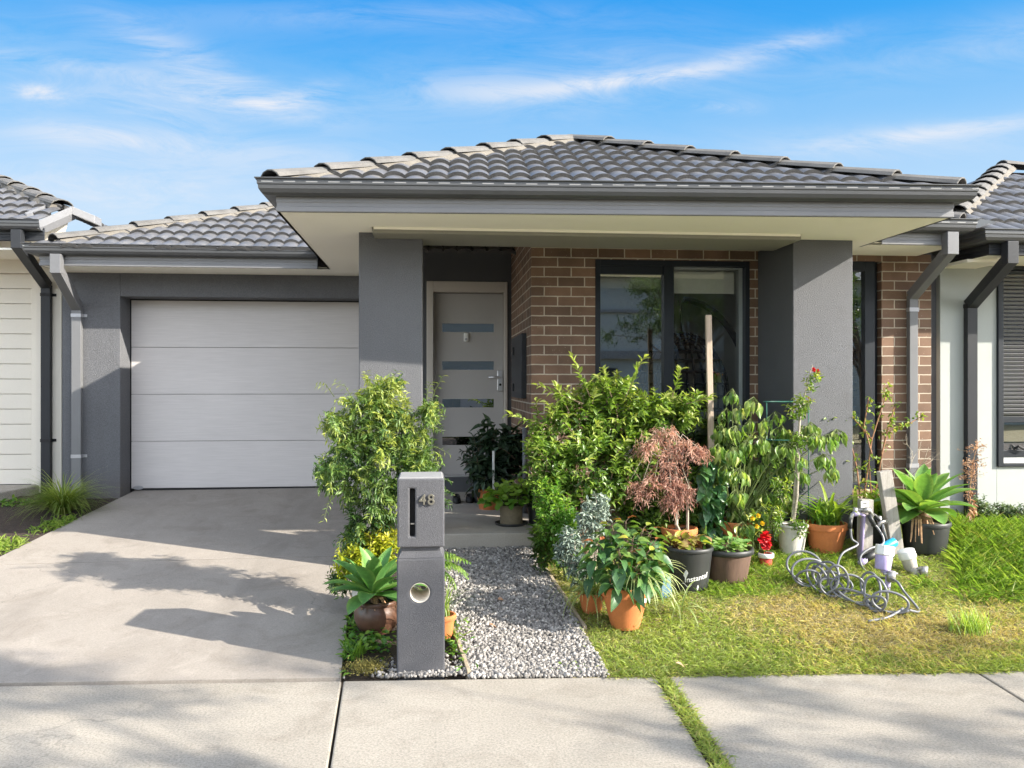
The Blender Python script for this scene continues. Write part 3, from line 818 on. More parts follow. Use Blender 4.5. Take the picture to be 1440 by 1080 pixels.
# garage door of four boards
gd = MB(); gd.box(GX0 - .02, GX1 + .02, 9.64, 9.66, 0.45, GTOP + .02)
gdo = gd.build('garage_door', M['black'], H)
ph = (GTOP - 0.01 - 0.475) / 4
for i in range(4):
    b = MB(); z = 0.475 + ph * i
    b.box(GX0 + .012, GX1 - .012, 9.585, 9.63, z + .002, z + ph - .002)
    b.build('door_panel', M['gdoor'], gdo, 0.003)
b = MB(); b.box(GX0 + .01, GX1 - .01, 9.59, 9.63, 0.455, 0.474); b.build('rubber_seal', M['black'], gdo)
b = MB(); q = P(194, 688, 9.575)
b.v = [(q.x + .055 * math.cos(a), 9.580, q.z + .022 * math.sin(a)) for a in np.linspace(0, 2 * PI, 20, endpoint=False)] ; b.face(range(20))
b.v += [(x, 9.586, z) for x, y, z in b.v[:20]]
for i in range(20): b.face((i, (i + 1) % 20, 20 + (i + 1) % 20, 20 + i))
b.build('badge', M['bracket'], gdo)
# piers (wing walls) of the porch
def pier(x0, x1, yb, label):
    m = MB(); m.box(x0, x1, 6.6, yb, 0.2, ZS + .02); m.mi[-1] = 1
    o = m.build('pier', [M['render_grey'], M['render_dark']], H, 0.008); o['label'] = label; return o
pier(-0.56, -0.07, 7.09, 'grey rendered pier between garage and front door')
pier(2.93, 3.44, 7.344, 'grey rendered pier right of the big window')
# porch ceiling, back wall of the entry, door
ZC = 3.115
m = MB(); m.box(-0.56, 3.0, 6.9, 9.2, ZC, ZC + .03); m.build('porch_ceiling', M['soffit'], H)
DX0, DX1 = P(600, 500, 9.24).x, P(713, 500, 9.24).x
DTOP = P(650, 398, 9.2).z; SILL = P(650, 672, 9.2).z
m = MB(); m.box(-0.56, 0.9, 9.20, 9.24, DTOP, ZC); m.box(-.56, DX0, 9.20, 9.24, FL, DTOP); m.box(DX1, 0.9, 9.20, 9.24, FL, DTOP)
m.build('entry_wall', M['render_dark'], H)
m = MB(); m.box(-0.553, -0.55, 7.1, 9.2, ZS + .02, ZC); m.build('porch_fascia', M['soffit'], H)
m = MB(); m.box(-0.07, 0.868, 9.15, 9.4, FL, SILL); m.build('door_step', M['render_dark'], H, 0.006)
fr = MB()
lx0, lx1 = P(610, 500, 9.30).x, P(707.5, 500, 9.30).x
ltop = P(650, 415, 9.30).z; lbot = SILL + 0.012
fr.box(DX0, lx0 - .004, 9.18, 9.34, SILL, DTOP); fr.box(lx1 + .004, DX1, 9.18, 9.34, SILL, DTOP); fr.box(lx0 - .004, lx1 + .004, 9.18, 9.34, ltop + .006, DTOP)
fr.build('door_frame', M['doorframe'], H, 0.006)
b = MB(); b.box(DX0 + .03, DX1 - .03, 9.15, 9.33, SILL, SILL + .012); b.build('door_sill', M['steel'], H)
# leaf with four glazed slots
gx0, gx1 = P(622, 500, 9.30).x, P(694.5, 500, 9.30).x
slots = [(457, 469), (510, 522), (563, 575), (616, 628)]
zs = [(P(650, b_, 9.30).z, P(650, a_, 9.30).z) for a_, b_ in slots]
d = MB(); d.box(lx0, gx0, 9.30, 9.34, lbot, ltop); d.box(gx1, lx1, 9.30, 9.34, lbot, ltop)
edges = [ltop] + [q for z in zs for q in (z[1], z[0])] + [lbot]
for i in range(0, len(edges), 2): d.box(gx0, gx1, 9.30, 9.34, edges[i + 1], edges[i])
do = d.build('front_door', M['door'], H)
for z in zs:
    b = MB(); b.box(gx0, gx1, 9.318, 9.326, z[0], z[1]); b.build('door_glass', M['door_glass'], do)
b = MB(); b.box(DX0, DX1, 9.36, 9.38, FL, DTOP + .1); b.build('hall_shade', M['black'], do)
hx = P(703, 540, 9.29).x; hz0 = P(700, 552, 9.29).z; hz1 = P(700, 523, 9.29).z
b = MB(); b.box(hx - .03, hx + .03, 9.272, 9.30, hz0, hz1)
ho = b.build('door_handle', M['steel'], do, 0.006)
b = MB(); hz = P(700, 532.5, 9.26).z
b.tube([(hx, 9.275, hz), (hx, 9.235, hz), (hx - .02, 9.225, hz), (hx - .13, 9.225, hz)], [.012, .012, .013, .012], 10)
b.build('lever', M['steel'], ho, 0, True)
kz = P(700, 543, 9.29).z
b = MB(); b.tube([(hx + .002, 9.273, kz), (hx + .002, 9.262, kz)], .014, 14); b.build('keyhole', M['black'], ho)
q = P(655.5, 476, 9.29)
b = MB(); b.box(q.x - .027, q.x + .027, 9.268, 9.30, q.z - .05, q.z + .045); do2 = b.build('door_viewer', M['white_plastic'], do, 0.012)
b = MB(); b.tube([(q.x, 9.268, q.z - .025), (q.x, 9.262, q.z - .025)], .014, 14); b.build('lens', M['bracket'], do2)
# brick walls
BR = 7.35
bx0, bx1 = P(747, 500, BR).x, 4.585
wx0, wx1 = P(837, 500, BR).x, P(1055, 500, BR).x
wz1, wz0 = P(945, 368, BR).z, P(945, 700, BR).z
nx0, nx1 = P(1180, 500, BR).x, P(1240, 500, BR).x
nz1, nz0 = P(1210, 369, BR).z, P(1210, 690, BR).z
m = MB()
def bb(x0, x1, z0, z1): m.box(x0, x1, BR, BR + .11, z0, z1)
bb(bx0 + .11, wx0, 0.2, ZC); bb(wx0, wx1, wz1, ZC); bb(wx0, wx1, 0.2, wz0); bb(wx1, nx0, 0.2, ZC)
bb(nx0, nx1, nz1, ZC - .3); bb(nx0, nx1, 0.2, nz0); bb(nx1, bx1, 0.2, ZC - .3)
m.box(bx0, bx0 + .11, BR, 9.199, 0.2, ZC)
m.box(bx1 - .11, bx1, BR + .111, 16, 0.2, ZC - .3)
m.build('brick_wall', M['brick'], H)
# main window
W = MB(); f1 = .042
ym = (wx0 + (P(941, 500, BR).x - wx0)); mx0, mx1 = P(934, 500, BR).x, P(948, 500, BR).x
W.box(wx0, wx0 + .05, 7.36, 7.45, wz0, wz1); W.box(wx1 - .04, wx1, 7.36, 7.45, wz0, wz1)
W.box(wx0 + .05, wx1 - .04, 7.36, 7.45, wz1 - .05, wz1); W.box(wx0 + .05, wx1 - .04, 7.36, 7.45, wz0, wz0 + .05)
W.box(mx0, mx1, 7.352, 7.45, wz0 + .05, wz1 - .05)
# left sash
W.box(wx0 + .05, mx0, 7.37, 7.42, wz1 - .125, wz1 - .05); W.box(wx0 + .05, mx0, 7.37, 7.42, wz0 + .05, wz0 + .1)
wo = W.build('window', M['black_frame'], H, 0.003)
b = MB(); b.box(wx0 + .05, mx0, 7.398, 7.402, wz0 + .1, wz1 - .125); b.build('window_glass', M['glass'], wo)
b = MB(); b.box(mx1, wx1 - .04, 7.418, 7.422, wz0 + .05, wz1 - .05); b.build('window_glass', M['glass_clear'], wo)
b = MB(); b.box(wx1 - .075, wx1 - .042, 7.43, 7.50, wz0 + .05, wz1 - .05); b.box(mx1, wx1 - .076, 7.43, 7.50, wz1 - .065, wz1 - .05); b.build('reveal_trim', M['white_frame'], wo)
def blindbox(x0, x1, zt, zb):
    b = MB(); b.tube([(x0 + .01, 7.52, zt - .05), (x1 - .01, 7.52, zt - .05)], .035, 12); b.box(x0 + .01, x1 - .01, 7.488, 7.492, zb, zt - .05); b.box(x0 + .01, x1 - .01, 7.485, 7.497, zb - .02, zb)
    b.build('roller_blind', M['soffit'], wo)
blindbox(wx0 + .06, mx0 + .01, wz1 - .06, wz1 - .22); blindbox(mx1, wx1 - .09, wz1 - .06, wz1 - .26)
b = MB(); b.tube([(mx1 - .2, 7.46, P(945, 560, BR).z), (wx1 - .09, 7.46, P(945, 560, BR).z)], .004, 6)
# narrow window
W = MB(); fx = P(1218, 500, BR).x
W.box(nx0, nx0 + .04, 7.37, 7.45, nz0, nz1); W.box(fx, nx1 - .055, 7.37, 7.45, nz0, nz1); W.box(nx0 + .04, fx, 7.37, 7.45, nz1 - .09, nz1); W.box(nx0 + .04, fx, 7.37, 7.45, nz0, nz0 + .05)
W.box(nx1 - .054, nx1 - .001, 7.43, 7.459, nz0, nz1)
no = W.build('narrow_window', M['black_frame'], H, 0.003)
b = MB(); b.box(nx0 + .04, fx, 7.405, 7.409, nz0 + .05, nz1 - .09); b.build('window_glass', M['glass'], no)
b = MB()
for i in range(26):
    z = nz0 + .1 + i * (nz1 - nz0 - .2) / 26; b.box(nx0 + .045, fx - .005, 7.50, 7.54, z, z + .012)
b.build('venetian_blind', M['black_frame'], no)
# room behind the window
R0 = MB(); x0, x1, ya, yb, z0, z1 = bx0 + .115, bx1 - .115, 7.462, 11.0, 0.47, 2.95
R0.poly([(x0, ya, z0), (x1, ya, z0), (x1, yb, z0), (x0, yb, z0)]); R0.poly([(x0, ya, z1), (x0, yb, z1), (x1, yb, z1), (x1, ya, z1)])
R0.poly([(x0, yb, z0), (x1, yb, z0), (x1, yb, z1), (x0, yb, z1)]); R0.poly([(x0, ya, z0), (x0, yb, z0), (x0, yb, z1), (x0, ya, z1)]); R0.poly([(x1, ya, z0), (x1, ya, z1), (x1, yb, z1), (x1, yb, z0)])
R0.poly([(3.18, ya, z0), (3.18, yb, z0), (3.18, yb, z1), (3.18, ya, z1)])
R0.build('inner_room', M['room'], H)
# meter box and grey pipe on the return wall
m = MB(); ya, yb = BR + .22, 8.85; z0, z1 = P(730, 563, BR + .2).z, P(730, 469, BR + .2).z
m.box(bx0 - .05, bx0, BR + .36, 8.66, z0, z1)
mo = m.build('meter_box', M['pipe_dark'], H, 0.006)
for zz in (z0 + .1, z1 - .14): 
    b = MB(); b.box(bx0 - .062, bx0 - .05, 8.38, 8.44, zz - .04, zz + .04); b.build('hinge', M['black'], mo)
m = MB(); m.tube([(bx0 - .03, BR + .25, 0.45), (bx0 - .03, BR + .25, P(730, 605, BR).z)], .022, 12); m.build('conduit', M['pipe'], H, 0, True)
# soffits
FLc, FRc = (-1.05, 5.86), (3.67, 5.62)
m = MB()
def flat(pts, z): m.poly([(x, y, z) for x, y in pts]); m.poly([(x, y, z + .02) for x, y in reversed(pts)])
flat([(-1.05, 5.86), (3.67, 5.62), (3.67, 6.36), (-1.05, 6.36)], ZS)
flat([(-1.05, 6.36), (-0.45, 6.36), (-0.45, 6.62), (-0.558, 6.62), (-0.558, 9.29), (-1.05, 9.29)], ZS)
flat([(2.90, 6.36), (3.67, 6.36), (3.67, 6.78), (4.44, 6.78), (4.44, 7.352), (3.438, 7.352), (3.438, 6.62), (2.90, 6.62)], ZS + .001)
flat([(-3.86, 8.78), (-1.05, 8.78), (-1.05, 9.289), (-3.86, 9.289)], ZS + .001)
m.build('soffit', M['soffit'], H)
m = MB(); m.box(-0.44, 2.89, 6.36, 6.90, P(700, 332.5, 6.36).z, ZS - .003); m.box(-0.068, 2.928, 6.901, 6.95, P(700, 348, 6.95).z, ZC)
m.build('porch_beam', M['beam'], H, 0.004)
m = MB(); m.box(-0.43, 2.88, 6.345, 6.362, ZS - .018, ZS - .001); m.build('soffit_bead', M['soffit'], H)
# fascia + gutter runs
FA = [(0, 0), (0.0, .14), (-0.02, .14), (-0.02, 0)]
FA2 = [(0, 0), (0.004, .006), (0.004, .034), (0.0, .04), (0.0, .062), (.004, .068), (0.004, .14), (-0.02, .14), (-0.02, 0)]
GU = [(0.002, 0.0), (.055, 0.0), (.088, .012), (.104, .036), (.106, .060), (.112, .066), (.112, .094), (.126, .101), (.126, .107), (.108, .107), (.104, .070), (.098, .060), (.094, .040), (.078, .018), (.05, .008), (0.002, .008)]
front_path = [(-1.05, 8.765), (-1.05, 5.86), (3.67, 5.62), (3.67, 6.9)]
def eave(path, z, gpath=None):
    a = MB(); a.sweep(FA2, path, z); a.build('fascia', M['trim'], H)
    a = MB(); a.sweep(GU, gpath or path, z + .10); a.build('gutter', M['gutter_slot'], H)
eave(front_path, ZS)
eave([(-3.88, 16), (-3.88, 8.78), (-1.165, 8.78)], ZS + .002)
eave([(3.79, 6.78), (4.46, 6.78), (4.46, 16)], ZS + .004)
m = MB(); m.box(-1.03, -0.9, 8.70, 8.79, ZS + .01, ZS + .19)
# downpipes
def downpipe(name, parent, mat, top, wallx, wally, z0, w=0.1, d=0.055, brackets=(), label=None, hw=0.05):
    tx, ty, tz = top
    m = MB()
    m.box(tx - hw, tx + hw, ty - .045, ty + .045, tz - .19, tz)
    z_b = tz - .19
    yb = wally - d / 2 - .006
    zz = z_b - 0.30
    m.hexa([(tx - w / 2, ty - .03, z_b + .0), (tx + w / 2, ty - .03, z_b + .0), (tx + w / 2, ty + .04, z_b + .07), (tx - w / 2, ty + .04, z_b + .07),
            (wallx - w / 2, yb - d / 2, zz - .02), (wallx + w / 2, yb - d / 2, zz - .02), (wallx + w / 2, yb + d / 2, zz + .05), (wallx - w / 2, yb + d / 2, zz + .05)])
    m.box(wallx - w / 2, wallx + w / 2, yb - d / 2, yb + d / 2, z0, zz + .018)
    o = m.build(name, mat, parent, 0.004)
    if label: o['label'] = label
    for bz in brackets:
        b = MB(); b.box(wallx - w / 2 - .004, wallx + w / 2 + .004, yb - d / 2 - .004, yb + d / 2, bz - .018, bz + .018); b.box(wallx + w / 2 + .004, wallx + w / 2 + .04, wally - .01, wally - .003, bz - .015, bz + .015)
        b.build('pipe_bracket', M['bracket'] if mat is not M['pipe_dark'] else M['black'], o)
    return o
gzt = ZS + .105
downpipe('downpipe', H, M['pipe'], (P(80, 370, 8.71).x, 8.71, gzt), P(110.5, 500, WG).x, WG, 0.3, 0.096, .06, (P(110, 446, WG).z, P(110, 643, WG).z), 'grey downpipe at garage corner')
downpipe('downpipe', H, M['pipe'], (P(1336, 340, 6.73).x, 6.73, gzt), P(1280, 500, BR).x, BR, 0.3, 0.080, .055, (P(1280, 438, BR).z, P(1280, 656, BR).z), 'grey downpipe on the brickwork')

# ------------------------------------------------------------------ tiled roofs
def tiles(A, B, z0, pitch, rows, clips, g=0.33, roll=0.15, rh=0.027, seg=8, th=0.032):
    """profiled tile courses on a slope from the eave line A-B; clips: (point, normal) planes, keeps the side the normal points away from"""
    A = Vector((A[0], A[1], 0)); B = Vector((B[0], B[1], 0)); e = (B - A); Ln = e.length; e.normalize()
    inn = Vector((-e.y, e.x, 0)); sl = inn * math.cos(pitch) + Vector((0, 0, 1)) * math.sin(pitch); nr = -inn * math.sin(pitch) + Vector((0, 0, 1)) * math.cos(pitch)
    nc = int(Ln / roll * seg) + 1
    aa = np.arange(nc + 1) * (roll / seg)
    hh = rh * np.abs(np.sin(PI * aa / roll)) ** 0.8
    m = MB(); e_, sl_, nr_, A_ = (np.array(q) for q in (e, sl, nr, A))
    for i in range(rows):
        b0 = i * g - 0.05 + 0.004 * math.sin(i * 5.1); b1 = b0 + g + 0.02
        jit = (rng.random(nc // (2 * seg) + 2) - .5) * 0.008
        jj = np.repeat(jit, 2 * seg)[:nc + 1]
        base = len(m.v)
        def row(b, off, hs): return A_ + e_ * aa[:, None] + sl_ * (b + jj[:, None] * (1 if b == b0 else 0)) + nr_ * (off + hh * hs)[:, None] + np.array([0, 0, z0])
        r0 = row(b0, th * .1, 0.72); r1 = row(b0, th, 1.0); r2 = row(b1, 0.002, 1.0)
        m.v += [tuple(q) for q in np.concatenate([r0, r1, r2])]
        w = nc + 1
        for k in range(nc):
            m.face((base + k, base + k + 1, base + w + k + 1, base + w + k), 1)
            m.face((base + w + k, base + w + k + 1, base + 2 * w + k + 1, base + 2 * w + k), 0)
    me = m_to = bpy.data.meshes.new('roof'); me.from_pydata(m.v, [], m.f); me.polygons.foreach_set('material_index', m.mi)
    bm = bmesh.new(); bm.from_mesh(me)
    for p, nml in clips:
        bmesh.ops.bisect_plane(bm, geom=bm.verts[:] + bm.edges[:] + bm.faces[:], plane_co=Vector(p), plane_no=Vector(nml), clear_outer=True)
    bm.to_mesh(me); bm.free()
    return me

def vplane(p, q, keep):
    """vertical clip plane through p-q keeping the side of point keep"""
    d = Vector((q[0] - p[0], q[1] - p[1], 0)).normalized(); n = Vector((-d.y, d.x, 0))
    if n.dot(Vector((keep[0] - p[0], keep[1] - p[1], 0))) > 0: n = -n
    return (Vector((p[0], p[1], 0)), n)

def join(name, mes, mats, parent, smooth=True):
    bm = bmesh.new()
    for me in mes: bm.from_mesh(me)
    me = bpy.data.meshes.new(name); bm.to_mesh(me); bm.free()
    o = link(name, me, mats, parent)
    if smooth:
        me.polygons.foreach_set('use_smooth', np.ones(len(me.polygons), bool))
        md = o.modifiers.new('split', 'EDGE_SPLIT'); md.split_angle = 0.65
    return o

def ridge(p0, p1, parent, capmat='cap', step=0.40, w=0.110, h=0.054, lift=0.03, mortar=True):
    """overlapping ridge caps from the low end p0 to the high end p1"""
    p0 = Vector(p0) + Vector((0, 0, lift)); p1 = Vector(p1) + Vector((0, 0, lift)); d = p1 - p0; n = max(1, int(d.length / step)); st = d.length / n
    t = d.normalized(); s = t.cross(Vector((0, 0, 1))).normalized(); u = s.cross(t)
    m = MB(); pr = [(-1, -.1), (-.82, .42), (-.45, .85), (0, 1.0), (.45, .85), (.82, .42), (1, -.1)]
    for i in range(n):
        a = p0 + t * (st * i) - t * .03; b = p0 + t * (st * (i + 1)) + t * .03
        base = len(m.v)
        jx = rng.normal(0, 0.006)
        for q, kk, li in ((a, 1.12, .022), (b, 0.92, 0.0)):
            for x, z in pr: m.v.append(tuple(q + s * (x * w * kk + jx) + u * (z * h * kk + li)))
            for x, z in reversed(pr): m.v.append(tuple(q + s * (x * w * kk * .86 + jx) + u * (z * h * kk * .8 + li)))
        k = 14
        for j in range(k): m.face((base + j, base + (j + 1) % k, base + k + (j + 1) % k, base + k + j))
        m.face([base + j for j in range(k)]); m.face([base + k + j for j in reversed(range(k))])
    o = m.build('ridge_capping', M[capmat], parent, 0.006, False)
    if mortar:
        m = MB(); k = 40
        for i in range(k + 1):
            q = p0 + d * (i / k)
            for x, z in ((-1.12 - .14 * rng.random(), -.95), (-.9, .18), (.9, .18), (1.12 + .14 * rng.random(), -.95)): m.v.append(tuple(q + s * (x * w) + u * (z * h * .75)))
        for i in range(k):
            for j in range(3): m.face((i * 4 + j, i * 4 + j + 1, i * 4 + j + 5, i * 4 + j + 4))
        m.face((0, 1, 2, 3)); m.face((k * 4, k * 4 + 1, k * 4 + 2, k * 4 + 3))
        m.build('ridge_bedding', M['mortar'], parent)
    return o

PIT = math.radians(22.5); TP = math.tan(PIT)
RZ = ZS + .175
# front wing hip
A, B = (-1.10, 5.82), (3.72, 5.58)
AP = P(804, 203, 8.15)
pf = math.atan2(AP.z - RZ, (Vector((AP.x - A[0], AP.y - A[1])).dot(Vector((-(B[1] - A[1]), B[0] - A[0])).normalized())))
back = 11.4
mes = [tiles(A, B, RZ, pf, 11, [vplane(A, AP, (1.3, 5.8)), vplane(B, AP, (1.3, 5.8))]),
       tiles((A[0], back), A, RZ, math.atan2(AP.z - RZ, AP.x - A[0]), 11, [vplane(A, AP, (-1.1, 9)), vplane(AP, (AP.x, back), (-1, 9))]),
       tiles(B, (B[0], back), RZ, math.atan2(AP.z - RZ, B[0] - AP.x), 11, [vplane(B, AP, (3.7, 9)), vplane(AP, (AP.x, back), (4, 9))])]
ro = join('roof', mes, [M['tile'], M['tile_edge']], H); ro['label'] = 'tiled hip roof over the porch wing'
ridge((A[0] + .03, A[1] + .03, RZ), AP, ro); ridge((B[0] - .03, B[1] + .03, RZ), AP, ro, mortar=False); ridge((AP.x, back, AP.z - .02), (AP.x, AP.y, AP.z), ro, mortar=False)
# main body hip
ML, MR, MY = -3.93, 4.50, 8.72
hw = (MR - ML) / 2; apz = RZ + hw * TP; ax = ML + hw; ay = MY + hw
mes = [tiles((ML, MY), (MR, MY), RZ, PIT, 14, [vplane((ML, MY), (ax, ay), (0, MY)), vplane((MR, MY), (ax, ay), (0, MY))]),
       tiles((ML, 17), (ML, MY), RZ, PIT, 14, [vplane((ML, MY), (ax, ay), (ML, 12)), vplane((ax, ay), (ax, 17), (ML, 12))], seg=4),
       tiles((MR, MY), (MR, 17), RZ, PIT, 14, [vplane((MR, MY), (ax, ay), (MR, 12)), vplane((ax, ay), (ax, 17), (MR, 12))], seg=4),
       tiles((2.4, 6.74), (4.5, 6.74), RZ + .004, PIT, 7, [vplane((4.5, 6.74), (2.4, 8.84), (2.4, 6.74)), vplane((3.72, 6.7), (2.4, 8.02), (4.4, 7))]),
       tiles((4.5, 6.74), (4.5, MY), RZ + .004, PIT, 6, [vplane((4.5, 6.74), (2.4, 8.84), (4.5, 8))])]
r2 = join('roof', mes, [M['tile'], M['tile_edge']], H); r2['label'] = 'tiled hip roof over the garage and main body'
ridge((ML + .16, MY + .16, RZ + .06), (ax, ay, apz), r2); ridge((ax, 17, apz), (ax, ay, apz), r2, mortar=False); ridge((4.47, 6.77, RZ), (2.5, 8.74, RZ + 1.97 * TP), r2, mortar=False)
m = MB(); m.box(-3.9, 4.5, 16.0, 16.1, .3, ZS + .3); m.build('rear_wall', M['render_grey'], H)

# hanging egg chair inside the room
E = P(985, 520, 8.1); E.z = 0.47
ch = thing('hanging_chair', E, 'dark egg shaped hanging chair on a curved stand, seen through the big window', 'chair')
m = MB(); arc = []
top = P(955, 424, 8.1); c0 = Vector((E.x + .62, 8.25, 0.5))
for t in np.linspace(0, 1, 22):
    a = PI * 0.5 + PI * 0.62 * (t - 0.0) - PI * .0
    arc.append((top.x + 0.05 + 0.72 * math.sin(PI * .93 * t) ** 1.0 * (1 if t < .5 else 1), 8.1 + .15 * t, top.z - (top.z - .5) * (1 - math.cos(PI * t)) / 2 - .0))
m.tube(arc, .032, 8); m.tube([(E.x - .4, 8.25, .5), (E.x + .7, 8.25, .5)], .02, 8); m.tube([(E.x + .1, 7.8, .49), (E.x + .1, 8.6, .49)], .02, 8)
m.build('stand', M['black'], ch, 0, True)
m = MB(); bc = Vector((top.x + .03, 8.1, top.z - 1.0))
m.tube([top, (bc.x, bc.y, bc.z + .68)], .007, 6)
for k in range(16):
    a = 2 * PI * k / 16
    m.tube([(bc.x + .46 * math.sin(q) * math.cos(a), bc.y + .42 * math.sin(q) * math.sin(a), bc.z + .68 * math.cos(q)) for q in np.linspace(0.02, PI * .98, 14)], .012, 4)
for q in np.linspace(.2, PI * .95, 16):
    m.tube([(bc.x + .46 * math.sin(q) * math.cos(a), bc.y + .42 * math.sin(q) * math.sin(a), bc.z + .68 * math.cos(q)) for a in np.linspace(0, 2 * PI, 24)], .011, 4)
m.build('basket', M['black'], ch, 0, True)
m = MB(); m.lathe([(0.0, -.45), (.3, -.42), (.38, -.3), (.36, -.2), (.2, -.16), (0, -.15)], bc, 20); m.build('cushion', M['dark_plastic'], ch, 0, True)

# ================================================================== LEFT NEIGHBOUR
NL = thing('neighbour_house', (-6.0, 9.8, 0.5), 'pale house with cream garage door cut by the left edge', 'house')
YL = 9.78
xw = P(86.5, 500, YL).x
m = MB(); m.box(-10, P(51, 500, YL).x, YL, YL + .2, P(30, 386, YL).z, 3.2); m.box(P(51, 500, YL).x, xw, YL, YL + .2, 0.3, 3.3); m.box(xw - .12, xw, YL + .201, 16, .3, 3.3)
m.build('wall', M['render_cream'], NL)
g = MB(); gx1 = P(51, 500, YL).x; zt = P(30, 386, YL).z; zb = P(30, 684, YL).z
g.box(-10, gx1, YL + .1, YL + .14, zb, zt)
go = g.build('garage_door', M['render_cream'], NL)
npan = 14; ph = (zt - zb) / npan
for i in range(npan):
    b = MB(); b.box(-8.5, gx1 - .07, YL + .06, YL + .099, zb + i * ph + .003, zb + (i + 1) * ph - .003); b.build('door_panel', M['render_cream'], go, 0.004)
b = MB(); b.box(gx1 - .068, gx1 - .001, YL + .03, YL + .099, zb, zt); b.build('door_frame', M['render_cream'], go, .004)
zE = P(25, 352, 9.0).z
YE = 9.05
m = MB(); m.box(-10, P(60, 400, YE).x, YE + .02, YL, zE, zE + .02); m.build('soffit', M['soffit'], NL)
def eave_n(path, z, parent, tm='pipe_dark'):
    a = MB(); a.sweep(FA2, path, z); a.build('fascia', M[tm], parent)
    a = MB(); a.sweep(GU, path, z + .10); a.build('gutter', M['gutter'], parent)
zg = P(25, 309, YE - .12).z
gxr = P(54, 320, YE - .12).x
eave_n([(-10, YE), (gxr, YE)], zg - .21, NL)
downpipe('downpipe', NL, M['pipe_dark'], (P(25, 340, YE - .07).x, YE - .07, zg - .11), P(67.5, 500, YL).x, YL, 0.4, 0.10, .06, (P(67, 417, YL).z, P(67, 621, YL).z))
# roof: hip falling to the right with a cut-off corner
rz = zg - .02
hp0 = P(97, 288, YE + .75); hp1 = Vector((hp0.x - 3.0, hp0.y + 3.0, hp0.z + 3.0 * 0.46))
pl = math.atan2(hp0.z - rz, 0.75)
hpx = P(-40, 232, 11.4)
LA = (-10.0, YE - .02); LB = (hp0.x + .02, YE - .02)
pl = math.radians(24)
def zroofL(y): return rz + (y - YE + .02) * math.tan(pl)
hA = Vector((hp0.x, YE + .55, zroofL(YE + .55))); hB = Vector((hp0.x - 2.6, YE + .55 + 2.6, zroofL(YE + .55 + 2.6)))
mes = [tiles(LA, LB, rz, pl, 10, [vplane(hA, hB, (-9, YE)), ]),
       tiles((hp0.x, YE + .4), (hp0.x, 16), zroofL(YE + .55) - .0, pl, 9, [vplane(hA, hB, (hp0.x, 14))], seg=4)]
rl = join('roof', mes, [M['tile'], M['tile_edge']], NL)
ridge(hA, hB, rl)
# little firewall gable at the end of the eave
m = MB(); ga = P(53, 328, YE + .02); gb = P(101, 296, YE + .5); gc = P(131, 316, YE + .6)
m.hexa([P(42, 345, 9.6), P(86, 345, 9.6), P(86, 345, 9.75), P(42, 345, 9.75), P(52, 328, 9.6), P(100, 303, 9.6), P(100, 303, 9.75), P(52, 328, 9.75)])
m.build('parapet', M['render_cream'], NL)
def barge(pa, pb, h, d=.12):
    b = MB(); pa = Vector(pa); pb = Vector(pb); dz = Vector((0, 0, h)); dy = Vector((0, d, 0))
    b.hexa([pa, pb, pb + dy, pa + dy, pa + dz, pb + dz, pb + dz + dy, pa + dz + dy]); return b
barge(P(53, 324, YE - .1), P(101, 303, 9.5), .085, .2).build('barge_board', M['trim'], NL, .004)
barge(P(101, 303, 9.503), P(133, 316, 9.58), .085, .2).build('barge_board', M['trim'], NL, .004)
m = MB(); m.hexa([P(37, 309, YE + .1), P(88, 287, YE + .85), P(90, 290, YE + .9), P(40, 312, YE + .1), P(35, 301, YE + .1), P(86, 282, YE + .85), P(88, 283, YE + .9), P(38, 303, YE + .1)]); m.build('roof_flashing', M['pipe'], NL)
# concrete slab by the neighbour's garage
m = MB(); a0, a1, a2 = G(0, 706), G(48, 690), G(0, 690)
m.prism([(-9, 9.0), (P(30, 690, 9.3).x - .15, 9.15), (P(52, 690, 9.7).x, 9.86), (-9, 9.86)], .2, P(25, 685, 9.75).z); struct(m.build('neighbour_driveway', M['aggregate'], None, .01))

# ================================================================== RIGHT NEIGHBOUR
NR = thing('neighbour_house', (6.5, 7.5, 0.3), 'white rendered house with shuttered window cut by the right edge', 'house')
YR = 7.42
rx = P(1322, 500, YR).x
m = MB()
wX0 = P(1401.5, 500, YR).x; wz0r, wz1r = P(1420, 658, YR).z, P(1420, 372, YR).z; wX1 = wX0 + 1.25
m.box(rx, wX0, YR, YR + .2, .1, 2.85); m.box(wX0, wX1, YR, YR + .2, .1, wz0r); m.box(wX0, wX1, YR, YR + .2, wz1r, 2.85); m.box(wX1, 11, YR, YR + .2, .1, 2.85)
m.build('wall', M['render_white'], NR, .004)
m = MB(); m.box(bx1 + .03, rx + .001, YR + .06, YR + .25, .1, 2.85); m.box(bx1 + .03, rx, YR + .251, 16, .1, 2.85); m.build('side_wall', M['render_grey'], NR)
W = MB(); fw = .055
W.box(wX0, wX0 + fw, YR - .025, YR + .1, wz0r, wz1r); W.box(wX1 - fw, wX1, YR - .025, YR + .1, wz0r, wz1r); W.box(wX0 + fw, wX1 - fw, YR - .025, YR + .1, wz0r, wz0r + .03); W.box(wX0 + fw, wX1 - fw, YR - .025, YR + .1, wz1r - .06, wz1r)
zmid = P(1420, 592, YR).z
W.box(wX0 + fw, wX1 - fw, YR + .02, YR + .09, zmid - .03, zmid + .03); W.box(wX0 + fw, wX1 - fw, YR + .03, YR + .1, wz0r + .085, wz0r + .15)
wr = W.build('window', M['black_frame'], NR, .004)
b = MB(); b.box(wX0 + fw, wX1 - fw, YR + .05, YR + .055, wz0r + .151, zmid - .031); b.build('window_glass', M['glass'], wr)
